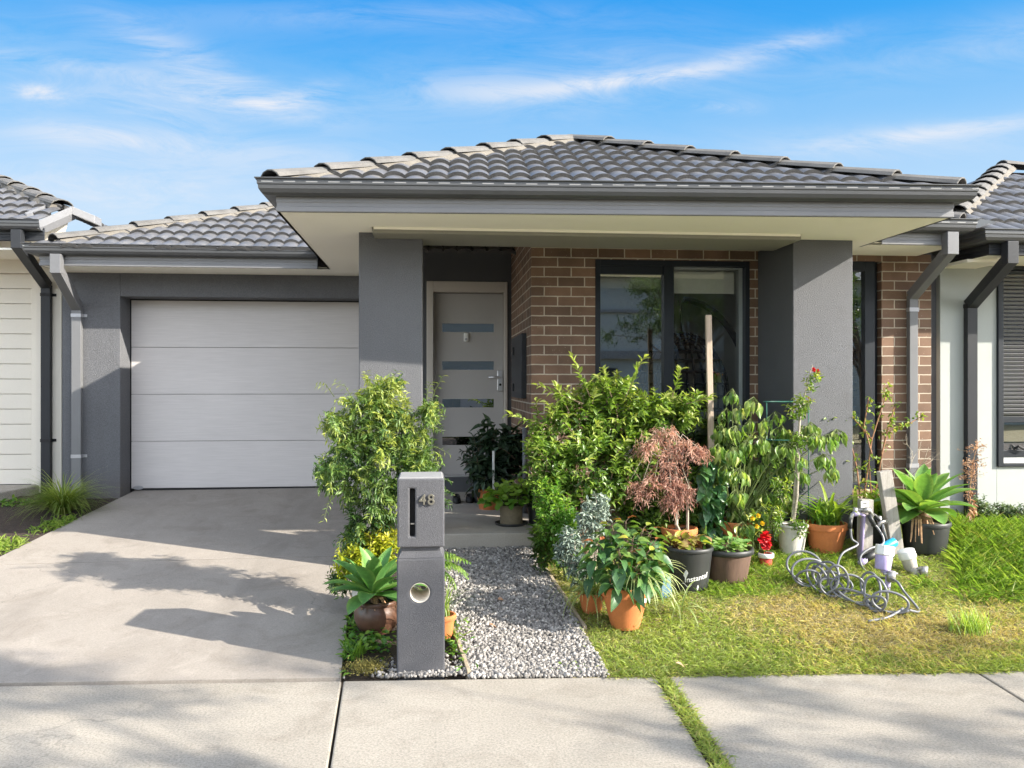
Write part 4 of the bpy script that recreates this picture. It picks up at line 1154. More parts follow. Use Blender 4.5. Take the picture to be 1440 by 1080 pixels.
b = MB(); b.box(wX0 + fw, wX1 - fw, YR + .04, YR + .1, wz0r + .031, wz0r + .084); b.build('window_sill', M['white_frame'], wr)
b = MB(); b.box(wX0 + fw, wX1 - fw, YR + .3, YR + .32, wz0r, wz1r); b.build('inner_blind', M['white_frame'], wr)
b = MB(); q = P(1428, 634, YR); b.tube([(q.x, YR + .03, q.z), (q.x + .03, YR - .0, q.z + .03), (q.x + .1, YR + .0, q.z - .005)], .012, 8); b.build('window_latch', M['black'], wr)
b = MB(); zz = zmid + .04
prof = []
while zz < wz1r - .12:
    prof.append((wX0, zz)); zz += .0372
for i, (xx_, z) in enumerate(prof):
    b.hexa([(wX0 + fw, YR + .02, z), (wX1 - fw, YR + .02, z), (wX1 - fw, YR + .04, z + .002), (wX0 + fw, YR + .04, z + .002), (wX0 + fw, YR + .004, z + .02), (wX1 - fw, YR + .004, z + .02), (wX1 - fw, YR + .04, z + .034), (wX0 + fw, YR + .04, z + .034)])
b.build('roller_shutter', M['pipe'], wr)
b = MB(); b.box(wX0, wX1, YR - .14, YR + .02, wz1r - .002 + .002, wz1r + .16); b.build('shutter_box', M['black_frame'], wr, .02)
zgr = P(1405, 322, 6.66).z
pE = [(P(1391, 330, 6.8).x, 9), (P(1391, 330, 6.8).x, 6.80), (11, 6.80)]
eave_n(pE, zgr - .21, NR)
m = MB(); m.box(pE[0][0], 11, 6.82, YR + .01, zgr - .211, zgr - .195); m.build('soffit', M['soffit'], NR)
m = MB(); m.box(rx, pE[0][0] + .3, YR - .4, YR + .02, zgr - .24, zgr - .212); m.build('soffit_return', M['soffit'], NR)
downpipe('downpipe', NR, M['pipe_dark'], (P(1420, 350, 6.74).x, 6.74, zgr - .105), P(1361.5, 500, YR).x, YR, 0.2, 0.10, .06, (P(1361, 433, YR).z, P(1361, 647, YR).z))
rzr = zgr - .03
h0 = P(1341, 302, 7.25); h1 = P(1411, 241, 9.1)
pr_ = math.atan2(h1.z - rzr, 9.1 - 6.76)
def zr(y): return rzr + (y - 6.76) * math.tan(pr_)
h0 = Vector((h0.x, 7.25, zr(7.25)))
mes = [tiles((h0.x, 6.76), (11, 6.76), rzr, pr_, 7, [vplane(h0, h1, (9, 6.8)), vplane((h1.x, h1.y), (11, h1.y), (8, 7))])]
rr_ = join('roof', mes, [M['tile'], M['tile_edge']], NR)
ridge(h0, h1, rr_, 'cap', .34); ridge(h1, (11, h1.y, h1.z + .01), rr_, 'cap', .4, mortar=False)
m = MB(); m.poly([(h0.x, 7.25, h0.z - .1), h1, (h1.x, 14, h1.z), (h0.x, 14, h0.z)]); m.build('roof_side', M['tile'], NR)
m = MB(); m.poly([h1 + Vector((0, 0.03, -.02)), Vector((11, h1.y + .03, h1.z - .02)), Vector((11, 14, rzr)), Vector((h1.x, 14, rzr))]); m.build('roof_back', M['tile'], NR)
m = MB(); m.hexa([P(1372, 323, 6.75), P(1405, 320, 7.0), P(1405, 320, 7.1), P(1372, 323, 6.85), P(1373, 308, 6.75), P(1407, 315, 7.0), P(1407, 315, 7.1), P(1373, 308, 6.85)]); m.build('roof_flashing', M['pipe_dark'], NR)

# ================================================================== LETTERBOX
def bake(o):
    dg = bpy.context.evaluated_depsgraph_get(); dg.update()
    me = bpy.data.meshes.new_from_object(o.evaluated_get(dg)); o.modifiers.clear(); o.data = me
def cut(o, cutters):
    for c in cutters:
        md = o.modifiers.new('cut', 'BOOLEAN'); md.object = c; md.operation = 'DIFFERENCE'; md.solver = 'EXACT'
    bpy.context.view_layer.update(); bake(o)
    for c in cutters: bpy.data.objects.remove(c)
def text_mesh(body, size, extrude, bev=0.0, spacing=1.0, bold=0.0):
    cu = bpy.data.curves.new('txt', 'FONT'); cu.body = body; cu.size = size; cu.extrude = extrude; cu.bevel_depth = bev; cu.space_character = spacing; cu.offset = bold
    o = bpy.data.objects.new('txt', cu); col.objects.link(o); bpy.context.view_layer.update()
    me = bpy.data.meshes.new_from_object(o.evaluated_get(bpy.context.evaluated_depsgraph_get())); bpy.data.objects.remove(o); return me

mg = G(590, 950); MYF = mg.y
LB = thing('letterbox', (mg.x, MYF + .13, mg.z), 'grey rendered letterbox pillar numbered 48 at the edge of the footpath', 'letterbox')
def mx(u): return P(u, 800, MYF).x
def mz(v): return P(590, v, MYF).z
mL, mR = mx(558.5), mx(625); D = .30
m = MB(); m.box(mL - .002, mR + .002, MYF, MYF + D, mg.z - .1, mz(787))
lo = m.build('base_block', M['mailbox'], LB)
c = MB(); hc = P(590.5, 836, MYF); c.tube([(hc.x, MYF - .1, hc.z), (hc.x, MYF + D + .1, hc.z)], .056, 32); co = c.build('cutter', M['black'])
cut(lo, [co])
md = lo.modifiers.new('edge', 'BEVEL'); md.width = .01; md.segments = 2; md.limit_method = 'ANGLE'; md.angle_limit = 1.0
# sloped shoulder and neck between the blocks
m = MB(); z0, z1, z2 = mz(787) - .001, mz(778), mz(770); i = .022
m.hexa([(mL + .003, MYF + .003, z0), (mR - .003, MYF + .003, z0), (mR - .003, MYF + D - .003, z0), (mL + .003, MYF + D - .003, z0), (mL + i, MYF + i, z1), (mR - i, MYF + i, z1), (mR - i, MYF + D - i, z1), (mL + i, MYF + D - i, z1)])
m.box(mL + i + .001, mR - i - .001, MYF + i + .001, MYF + D - i - .001, z1, z2); m.build('neck', M['mailbox'], LB, .003)
m = MB(); zt = mz(675)
m.box(mL, mR, MYF, MYF + D, mz(772), zt)
hi = m.build('mail_compartment', [M['mailbox']], LB)
c = MB(); c.box(mx(576), mx(583.5), MYF - .1, MYF + D - .03, mz(757), mz(689)); co = c.build('cutter', M['black'])
cut(hi, [co])
md = hi.modifiers.new('edge', 'BEVEL'); md.width = .009; md.segments = 2; md.limit_method = 'ANGLE'; md.angle_limit = 1.0
m = MB(); m.hexa([(mL + .006, MYF + .005, zt - .002), (mR - .006, MYF + .005, zt - .002), (mR - .006, MYF + D - .005, zt - .002), (mL + .006, MYF + D - .005, zt - .002), (mL + .012, MYF + .014, zt + .008), (mR - .012, MYF + .014, zt + .008), (mR - .012, MYF + D - .014, zt + .008), (mL + .012, MYF + D - .014, zt + .008)])
m.build('cap', M['mail_top'], LB, .004)
m = MB(); m.box(mx(577), mx(582.5), MYF + .05, MYF + .06, mz(756), mz(690)); m.build('slot_back', M['black'], LB)
m = MB(); m.box(mx(577), mx(582.5), MYF + .02, MYF + .045, mz(740), mz(739)); m.build('letter_edge', M['cream_tube'], LB)
n = 28; m = MB()
for r_, rev in ((.0555, 0), (.0535, 1)):
    for y in (MYF + .004, MYF + D - .01):
        for k in range(n): a = 2 * PI * k / n; m.v.append((hc.x + r_ * math.cos(a), y, hc.z + r_ * math.sin(a)))
for k in range(n):
    k2 = (k + 1) % n
    m.face((k, k2, n + k2, n + k)); m.face((2 * n + k2, 2 * n + k, 3 * n + k, 3 * n + k2)); m.face((k2, k, 2 * n + k, 2 * n + k2))
m.build('newspaper_tube', M['cream_tube'], LB, 0, True)
me = text_mesh('48', .083, .006, .0012, 1.12)
me.transform(Matrix.Translation((mx(589), MYF - .006, mz(711.5))) @ Matrix.Rotation(PI / 2, 4, 'X'))
link('house_number', me, M['digit'], LB)

# ================================================================== PLANTS AND POTS
def plant(name, loc, label, cat, group=None): return thing(name, loc, label, cat, group)
def at(u, v, Y): return np.array(P(u, v, Y))

# climbing jasmine left of the front path
b = onground(-0.38, 5.85)
J = plant('jasmine_bush', b, 'tall tangled feathery green climber bush behind the letterbox, its top growing yellow', 'bush')
L = Leaves(); S = MB()
blobs = []
for u, v, Y, ru, rv in ((515, 590, 5.8, 52, 62), (560, 600, 5.85, 46, 60), (490, 640, 5.75, 40, 62), (545, 660, 5.7, 58, 60), (520, 720, 5.75, 48, 55), (500, 760, 5.85, 26, 50), (590, 640, 5.8, 28, 48), (530, 555, 5.9, 34, 34), (470, 590, 5.7, 20, 26), (462, 660, 5.7, 20, 30), (604, 575, 5.85, 16, 22), (555, 535, 5.85, 18, 18), (612, 690, 5.75, 18, 30), (480, 810, 5.8, 20, 25)):
    k = Y / F; p_ = at(u, v, Y); blobs.append((*p_, ru * k, .22, rv * k))
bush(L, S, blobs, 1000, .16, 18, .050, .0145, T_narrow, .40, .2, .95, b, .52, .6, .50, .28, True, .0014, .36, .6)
# loose tendrils with leaflets
for (u, v, u2, v2) in ((545, 560, 560, 524), (500, 570, 470, 540), (470, 560, 445, 545), (600, 590, 624, 530), (598, 575, 606, 540), (590, 640, 632, 640), (470, 700, 455, 735), (470, 610, 446, 607), (465, 645, 448, 650), (520, 555, 515, 525), (480, 760, 475, 790)):
    a, c = at(u, v, 5.7), at(u2, v2, 5.62); mid = (a + c) / 2 + [0, 0, .05]
    S.tube([a, mid, c], [.003, .0022, .0012], 4, False)
    k = 9; t = np.linspace(.25, 1, k); pp = (a[None] * (1 - t)[:, None] ** 2 + 2 * mid[None] * (t * (1 - t))[:, None] + c[None] * (t ** 2)[:, None])
    d = np.tile(c - a, (k, 1)); d /= np.linalg.norm(d, axis=1, keepdims=True); sd = np.cross(d, [0, 1, 0]) * np.where(np.arange(k) % 2, 1, -1)[:, None]
    leafy(L, T_narrow, pp, d * .5 + sd, .036, .010, .7 + .3 * rnd(k))
L.build('foliage', M['lf_jasmine'], J); S.build('stems', M['stem_green'], J)

# big glossy shrub in front of the window
b = onground(1.12, 6.35)
J = plant('glossy_shrub', b, 'large bright green glossy shrub right of the path, in front of the window', 'bush')
L = Leaves(); S = MB(); blobs = []
for u, v, Y, ru, rv in ((800, 600, 6.5, 62, 60), (860, 590, 6.55, 66, 52), (925, 585, 6.6, 50, 44), (770, 650, 6.3, 42, 55), (830, 660, 6.3, 70, 60), (780, 720, 6.2, 34, 50), (885, 640, 6.5, 50, 55), (960, 570, 6.6, 26, 30), (850, 545, 6.6, 50, 24), (765, 760, 6.15, 25, 32), (905, 715, 6.55, 45, 45), (960, 735, 6.6, 40, 40), (985, 690, 6.6, 30, 40)):
    k = Y / F; p_ = at(u, v, Y); blobs.append((*p_, ru * k, .26, rv * k))
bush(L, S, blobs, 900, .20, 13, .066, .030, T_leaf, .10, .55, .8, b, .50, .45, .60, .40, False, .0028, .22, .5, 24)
for (u, v, u2, v2) in ((830, 560, 805, 505), (770, 600, 715, 585), (800, 580, 782, 545), (860, 560, 848, 522), (945, 560, 958, 522), (965, 570, 1000, 560), (880, 560, 905, 505), (820, 570, 757, 545)):
    a, c = at(u, v, 6.35), at(u2, v2, 6.3); mid = (a + c) / 2
    S.tube([a, mid, c], [.004, .003, .0015], 4, False)
    k = 15; t = np.linspace(.2, 1, k); pp = a[None] * (1 - t)[:, None] + c[None] * t[:, None]
    d = np.tile(c - a, (k, 1)); d /= np.linalg.norm(d, axis=1, keepdims=True); sd = np.cross(d, unit(k))
    leafy(L, T_leaf, pp, d * .8 + sd * .7, .065, .028, .6 + .35 * t)
L.build('foliage', M['lf_shrub'], J); S.build('stems', M['stem_brown'], J)

# low bright shrub at its foot
b = onground(0.98, 5.95)
J = plant('low_shrub', b, 'low bright green leafy plant spilling onto the gravel below the big shrub', 'plant')
L = Leaves(); S = MB()
blobs = [(*at(785, 735, 6.0), .17, .16, .2), (*at(795, 770, 5.95), .14, .14, .15), (*at(770, 700, 6.05), .13, .14, .16)]
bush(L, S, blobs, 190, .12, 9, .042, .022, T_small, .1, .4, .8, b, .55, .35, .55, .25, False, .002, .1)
L.build('foliage', M['lf_round'], J); S.build('stems', M['stem_green'], J)

# dusty miller
b = onground(1.10, 5.7)
J = plant('silver_shrub', b, 'silvery grey felted plant between the big shrub and the poinsettia', 'plant')
L = Leaves(); S = MB()
blobs = [(*at(800, 765, 5.7), .11, .12, .16), (*at(830, 730, 5.75), .12, .12, .17), (*at(845, 710, 5.8), .08, .1, .12), (*at(815, 800, 5.6), .10, .1, .1)]
bush(L, S, blobs, 230, .10, 9, .042, .017, T_leaf, .35, .2, .8, b, .45, .4, .5, .35, False, .002, .25, .8)
L.build('foliage', M['lf_silver'], J); S.build('stems', M['stem_pale'], J)

# yellow-green shrub in a white pot behind the agave
c0 = onground(-0.41, 5.72)
J = plant('potted_shrub', c0, 'yellow leaved little shrub in a round white pot left of the letterbox', 'potted plant')
zs_ = pot(J, c0, .125, .09, .23, M['white_pot'], .03, bulge=.02)
L = Leaves(); S = MB()
blobs = [(c0.x - .02, c0.y, zs_ + .20, .19, .15, .15), (c0.x + .1, c0.y + .02, zs_ + .24, .15, .14, .15), (c0.x - .12, c0.y - .05, zs_ + .13, .14, .12, .12)]
bush(L, S, blobs, 230, .10, 9, .045, .020, T_small, .05, .6, .8, (c0.x, c0.y, zs_), .55, .4, .5, .4, False, .0018, .35)
L.build('foliage', M['lf_lime'], J); S.build('stems', M['stem_brown'], J)

# agave in a brown glazed pot
c0 = G(528, 902); c0 = onground(c0.x, c0.y + .13)
J = plant('potted_agave', c0, 'green agave rosette in a dark brown glazed pot beside the letterbox', 'potted plant')
zs_ = pot(J, c0, .135, .095, .20, M['brown_glaze'], .028, bulge=.03)
L = Leaves()
ac = (c0.x - .02, c0.y - .02, zs_ + .05)
agave(L, ac, 22, .31, .125, .45)
L.build('leaves', M['lf_agave'], J)
S = MB()
for i in range(9):
    a = rng.random() * 6.28; S.tube([(ac[0] + .02 * math.cos(a), ac[1] + .02 * math.sin(a), ac[2]), (ac[0] + .06 * math.cos(a), ac[1] + .06 * math.sin(a), ac[2] + .0), (ac[0] + .11 * math.cos(a), ac[1] + .11 * math.sin(a), ac[2] - .06)], [.012, .008, .003], 5)
S.tube([(c0.x, c0.y, zs_ - .02), ac], .022, 8); S.build('stem', M['dry'], J)

# fern right of the letterbox
c0 = onground(-0.20, 5.45)
J = plant('potted_fern', c0, 'arching light green fern behind the right side of the letterbox, in a black pot', 'potted plant')
zs_ = pot(J, c0, .12, .09, .22, M['dark_plastic'], .03)
L = Leaves(); S = MB()
def frond(L, S, b, az, el, ln, droop, tint, lw=.05, k=22):
    p = np.array(b, float); out = np.array([math.cos(az), math.sin(az), 0]); side = np.array([-math.sin(az), math.cos(az), 0]); e = el; pts = [p.copy()]; st = ln / k
    for i in range(k):
        dirv = out * math.cos(e) + np.array([0, 0, 1]) * math.sin(e); p = p + dirv * st; e -= droop / k; pts.append(p.copy())
        t = (i + 1) / k
        if t > .15:
            l = lw * 2.0 * (math.sin(PI * min(1, t * .85 + .12)) ** .7)
            for s_ in (-1, 1):
                d = dirv * .55 + side * s_ + np.array([0, 0, -.35])
                leafy(L, T_narrow, p[None], d[None], l * (.9 + .2 * rng.random()), .014, np.array([tint + rng.normal(0, .1)]), .3)
    S.tube(pts, [.003 * (1 - .7 * i / k) for i in range(k + 1)], 4, False)
for i, (u, v) in enumerate(((660, 740), (640, 720), (655, 770), (645, 790), (630, 690), (640, 745), (600, 690), (650, 755))):
    tgt = at(u, v, 5.25 + .06 * i); bb_ = np.array([c0.x, c0.y, zs_]); dv = tgt - bb_
    frond(L, S, bb_, math.atan2(dv[1], dv[0]) , math.radians(78 - 3 * i), .50 + .03 * (i % 3), math.radians(95 + 6 * i), .55 + .1 * rng.random(), .05)
L.build('foliage', M['lf_fern'], J); S.build('stems', M['stem_green'], J)
c0 = onground(P(622, 850, 5.15).x, 5.15)
J = plant('terracotta_pot', c0, 'small orange pot with grass tufts half hidden by the right edge of the letterbox', 'plant pot')
zs_ = pot(J, c0, .085, .06, .14, M['terracotta'], .03)
L = Leaves()
for i in range(40): blade(L, (c0.x + rng.normal(0, .02), c0.y + rng.normal(0, .02), zs_), rng.random() * 6.28, math.radians(60 + 25 * rng.random()), .2 + .12 * rng.random(), .008, 1.2, .4 + .5 * rng.random())
L.build('foliage', M['lf_fern'], J)

# weeds and moss by the letterbox
def weedpatch(name, label, centre, n, r, ll, lw, mat, tmpl, tint, el=.5):
    L = Leaves(); c = np.array(centre)
    xy = c[None, :2] + rng.normal(0, 1, (n, 2)) * np.array(r)[None]
    ok = (xy[:, 1] > y0(xy[:, 0]) + .012) & ~((xy[:, 0] < dr(xy[:, 1]) - .005) & (xy[:, 0] > np.array([dl(q_) for q_ in xy[:, 1]])))
    xy = xy[ok]; n = len(xy)
    z = gz(xy[:, 0], xy[:, 1]); h = rnd(n) * centre[2]
    p_ = np.stack([xy[:, 0], xy[:, 1], z + h], 1); d = unit(n); d[:, 2] = np.abs(d[:, 2]) * el + .15
    leafy(L, tmpl, p_, d, ll * (.6 + .7 * rnd(n)), lw * (.6 + .7 * rnd(n)), tint + (rnd(n) - .5) * .7 + h / max(centre[2], .01) * .2, .5)
    return tag(L.build(name, M[mat], None), label, 'weeds', None, 'stuff')
q = G(515, 915); weedpatch('weeds', 'small round leaved weeds in front of the brown glazed pot', (q.x, q.y, .06), 260, (.09, .06), .035, .028, 'lf_weed', T_round, .5)
q = G(510, 945); weedpatch('moss', 'low mossy cushion at the corner where driveway meets footpath', (q.x + .02, q.y - .01, .05), 1500, (.055, .035), .014, .007, 'lf_moss', T_small, .5, .9)
q = G(640, 915); weedpatch('weeds', 'small seedlings between the letterbox and the timber edging', (q.x, q.y, .05), 110, (.05, .16), .04, .014, 'lf_weed', T_leaf, .6, .9)
q = G(480, 800); weedpatch('weeds', 'green weeds along the driveway edge under the jasmine bush', (-.49, 5.4, .07), 200, (.035, .35), .045, .018, 'lf_weed', T_leaf, .45, .8)
q = G(805, 945); weedpatch('weeds', 'tiny clover patch on the gravel beside the lawn corner', (q.x, q.y, .015), 90, (.05, .03), .018, .014, 'lf_weed', T_round, .6, .4)
L = Leaves(); q = G(503, 930)
for i in range(16): blade(L, (q.x + rng.normal(0, .02), q.y + rng.normal(0, .015), q.z), rng.random() * 6.28, math.radians(65 + 25 * rng.random()), .12 + .09 * rng.random(), .012, .8, .5 + .4 * rng.random())
tag(L.build('grass_tuft', M['lf_weed'], None), 'small tuft of broad grass beside the mossy cushion at the driveway corner', 'grass tuft')

# plants by the front door
c0 = Vector((P(688, 700, 7.9).x, 7.9, PORZ))
J = plant('potted_plant', c0, 'dark leaved indoor style plant in a terracotta pot in the shade beside the front door', 'potted plant')
zs_ = pot(J, c0, .13, .095, .2, M['terracotta'], .035)
L = Leaves(); S = MB()
blobs = [(*at(700, 620, 7.9), .26, .2, .24), (*at(690, 660, 7.85), .28, .2, .2), (*at(715, 640, 7.9), .2, .18, .26)]
bush(L, S, blobs, 70, .2, 8, .13, .06, T_big, .3, .4, .8, (c0.x, c0.y, zs_), .5, .5, .4, .2, False, .004, .2)
L.build('foliage', M['lf_dark'], J); S.build('stems', M['stem_brown'], J)
S = MB(); a = P(694, 636, 7.7); S.tube([(a.x, 7.7, zs_ - .02), a], .012, 8); S.build('stake', M['white_plastic'], J)
c0 = Vector((P(678, 700, 8.3).x, 8.35, PORZ))
J = plant('potted_plant', c0, 'dark narrow leaved plant nearest the front door, behind the shaded terracotta pot', 'potted plant')
zs_ = pot(J, c0, .11, .08, .17, M['dark_plastic'], .03)
L = Leaves(); S = MB(); bush(L, S, [(*at(672, 640, 8.3), .2, .2, .26)], 60, .16, 8, .075, .022, T_leaf, .2, .5, .8, (c0.x, c0.y, zs_), .4, .5, .4)
L.build('foliage', M['lf_dark'], J); S.build('stems', M['stem_brown'], J)
c0 = Vector((P(719, 735, 7.0).x, 7.0, PORZ))
J = plant('potted_geranium', c0, 'round leaved bright green geranium in a tan pot on the porch', 'potted plant')
zs_ = pot(J, c0, .105, .095, .165, M['tan_pot'], .02)
m = MB(); m.lathe([(0, 0), (.13, 0), (.14, .02), (.13, .02), (.115, .006), (0, .006)], (c0.x, c0.y, c0.z + .001), 28); m.build('saucer', M['dark_plastic'], J, 0, True)
L = Leaves(); S = MB(); nn = 190
uu = unit(nn); uu[:, 2] = np.abs(uu[:, 2]); pp = np.array([c0.x, c0.y, zs_ + .05]) + uu * np.array([.25, .2, .2]) * (.55 + .45 * rnd(nn))[:, None]
d = uu * [1, 1, .1] + rng.normal(0, .3, (nn, 3)); d[:, 2] -= .25
leafy(L, T_round, pp, d, .06 * (.7 + .6 * rnd(nn)), .065 * (.7 + .6 * rnd(nn)), .35 + uu[:, 2] * .35 + .25 * rnd(nn), .4)
for i in range(0, nn, 3): S.tube([(c0.x, c0.y, zs_), (np.array([c0.x, c0.y, zs_]) + pp[i]) / 2 + [0, 0, .03], pp[i]], [.004, .003, .002], 4, False)
L.build('foliage', M['lf_round'], J); S.build('stems', M['stem_green'], J)
c0 = Vector((P(757, 735, 7.05).x, 7.05, PORZ))
J = plant('potted_plant', c0, 'small leafy plant in a black pot right of the porch geranium', 'potted plant')
zs_ = pot(J, c0, .1, .08, .16, M['dark_plastic'], .02)
L = Leaves(); S = MB(); bush(L, S, [(c0.x, c0.y, zs_ + .15, .18, .16, .16)], 70, .1, 8, .05, .022, T_leaf, .2, .4, .8, (c0.x, c0.y, zs_), .35, .4)
L.build('foliage', M['lf_dark'], J); S.build('stems', M['stem_brown'], J)
sh = Vector((P(642, 698, 8.4).x, 8.35, PORZ))
for i, (dx, lab) in enumerate(((0, 'black slip-on shoe on the porch floor, nearer the door mat side'), (.13, 'black slip-on shoe on the porch floor, right one of the pair'))):
    m = MB(); q = sh + Vector((dx, 0.02 * i, 0))
    m.lathe([(0, 0), (.05, 0), (.052, .02), (.046, .045), (.036, .06), (.03, .05), (.0, .03)], (0, 0, 0), 18)
    m.v = [(x * .8 + q.x, y * 2.2 + q.y, z * (1 + .25 * (y > 0)) + q.z) for x, y, z in m.v]
    tag(m.build('shoe', M['black'], None, 0, True, origin=q), 'black slip-on shoe left on the dark porch floor by the door step', 'shoe', 'pair of shoes by the front door')

# poinsettia
base = G(884, 893); c0 = onground(base.x, base.y + .09)
J = plant('potted_poinsettia', c0, 'large leaved poinsettia with striped spider plants in the front terracotta pot on the lawn', 'potted plant')
zs_ = pot(J, c0, .150, .088, .265, M['terracotta'], .062, soil=.02)
S = MB(); L = Leaves(); tips = []
for u, v, Y in ((860, 740, 5.2), (905, 745, 5.2), (880, 735, 5.3), (920, 765, 5.15), (840, 765, 5.15), (870, 775, 5.05), (910, 780, 5.05), (890, 760, 5.1), (915, 750, 5.3), (850, 755, 5.3), (922, 785, 5.25), (835, 790, 5.25), (895, 800, 5.0), (865, 805, 5.05), (908, 808, 5.1), (880, 790, 5.2)):
    t = at(u, v, Y); tips.append(t)
    a = np.array([c0.x + rng.normal(0, .02), c0.y + rng.normal(0, .02), zs_]); S.tube([a, (a + t) / 2 + [0, 0, .03], t], [.007, .006, .004], 6, False)
for t in tips:
    k = 13
    for j in range(k):
        a = j * 2.4 + rng.random(); el = .5 - 1.15 * (j / k)
        d = np.array([math.cos(a) * math.cos(el), math.sin(a) * math.cos(el), math.sin(el)]); o = t - np.array([0, 0, .10 * j / k])
        ln = (.055 + .075 * j / k) * (.85 + .3 * rng.random())
        leafy(L, T_big, (o + d * .03)[None], d[None], ln, ln * .62, np.array([(.97 if j < 2 and rng.random() < .5 else .82 - .55 * j / k) + rng.normal(0, .08)]), .35, None, np.array([.0] * 18))
        S.tube([o, o + d * .035], .0018, 3, False)
L.build('leaves', M['lf_poin'], J); S.build('stems', M['stem_brown'], J)
L = Leaves()
for i in range(46):
    a = rng.normal(-.25, 1.0); blade(L, (c0.x + .07 + rng.normal(0, .02), c0.y - .03 + rng.normal(0, .03), zs_), a, math.radians(52 + 30 * rng.random()), .28 + .17 * rng.random(), .014, 1.9 + .9 * rng.random(), .72 + .2 * rng.random(), 8, .25, .3, .25)
L.build('spider_plant', M['lf_spider'], J)
b = MB(); q = P(905, 848, c0.y - .135); b.box(q.x - .022, q.x + .022, c0.y - .160, c0.y - .152, q.z - .012, q.z + .014)
for k in range(len(b.v)):
    x, y, z = b.v[k]; b.v[k] = (x, c0.y - math.sqrt(max(0.0001, (.154 if y > c0.y - .156 else .156) ** 2 - (x - c0.x) ** 2)), z)
b.build('price_sticker', M['paint_white'], J)
for (u, v, Y, n, lab) in ((832, 848, 5.42, 85, 'striped spider plant spilling over the gravel left of the poinsettia pot'), (950, 866, 5.35, 12, 'striped spider plant in the grass between the poinsettia and black printed pot')):
    q = P(u, v, Y); q = onground(q.x, Y)
    K = plant('spider_plant', q, lab, 'plant')
    zz = q.z + (.16 if u < 900 else .02)
    if u < 900: zz = pot(K, q, .09, .06, .13, M['terracotta'], .04)
    L = Leaves()
    for i in range(n): blade(L, (q.x + rng.normal(0, .025), q.y + rng.normal(0, .025), zz), rng.random() * 6.28, math.radians(35 + 45 * rng.random()), .2 + .2 * rng.random(), .012, 1.6 + 1.2 * rng.random(), .6 + .3 * rng.random(), 8, .25, .3, .2)
    L.build('leaves', M['lf_spider'], K)

# black printed pot
base = G(976, 838); c0 = onground(base.x, base.y + .13); PR = .172
J = plant('potted_begonia', c0, 'yellowing begonia in a large black pot with white printed lettering', 'potted plant')
zs_ = pot(J, c0, PR, .135, .29, M['dark_plastic'], .028, soil=.035, n=48, lip=.008)
L = Leaves(); nn = 110
xy = rng.normal(0, .06, (nn, 2)) - [.02, 0]; pp = np.stack([c0.x + xy[:, 0], c0.y + xy[:, 1], zs_ + .02 + .07 * rnd(nn)], 1); d = unit(nn); d[:, 2] = np.abs(d[:, 2]) * .7
leafy(L, T_ovate, pp, d, .04 + .05 * rnd(nn), .03 + .03 * rnd(nn), rnd(nn), .5)
L.build('leaves', M['lf_begonia'], J)
def bent_text(body, size, zc, th0, tilt, parent, name, r_at, mat):
    me = text_mesh(body, size, 0.0015, 0.0, 1.0, size * .004)
    for vtx in me.vertices:
        x, y, z = vtx.co; y2 = y + x * tilt
        zz = zc + y2; r = r_at(zz) + .0015 + z; th = th0 + x / r
        vtx.co = (c0.x + r * math.sin(th), c0.y - r * math.cos(th), zz)
    me.update(); return link(name, me, mat, parent)
def rpot(z):
    t = max(0, min(1, (z - c0.z) / .262)); return .135 + (PR - .008 - .135) * t
zt_ = P(975, 822, c0.y - .15).z
va = -math.atan2(c0.x, c0.y)
bent_text('Instantef', .052, zt_, va - .18, .17, J, 'print_lettering', rpot, M['paint_white'])
def strip(fn, n, w, name, dr=.002):
    m = MB()
    for i in range(n + 1):
        th, z, ww = fn(i / n); 
        for q in (-1, 1):
            zz = z + q * ww; r = rpot(zz) + dr; m.v.append((c0.x + r * math.sin(th), c0.y - r * math.cos(th), zz))
    for i in range(n): m.face((2 * i, 2 * i + 2, 2 * i + 3, 2 * i + 1))
    return m.build(name, M['paint_white'], J)
strip(lambda t: (va - .32 + .50 * t, zt_ - .018 + .012 * math.sin(PI * 2 * t + .6), .0032 * math.sin(PI * t) + .0006), 20, 0, 'print_swoosh')
strip(lambda t: (va - .22 + .22 * t, zt_ + .05 + .02 * t, .026 * math.sin(PI * t) + .0004), 14, 0, 'print_leaf')
strip(lambda t: (va + .42 + .10 * t, zt_ - .04 + .01 * t, .018 * math.sin(PI * t) + .0004), 14, 0, 'print_leaf')
q = P(939, 842, c0.y - .19); q = onground(q.x, q.y)
m = MB(); m.hexa([(q.x - .035, q.y, q.z), (q.x + .04, q.y + .02, q.z), (q.x + .04, q.y + .022, q.z), (q.x - .035, q.y + .003, q.z), (q.x - .04, q.y + .04, q.z + .17), (q.x + .035, q.y + .06, q.z + .15), (q.x + .035, q.y + .063, q.z + .15), (q.x - .04, q.y + .043, q.z + .17)])
tag(m.build('plant_label', M['tagblue'], None, origin=q), 'faded blue plant label card leaning on the black printed pot', 'plant label')

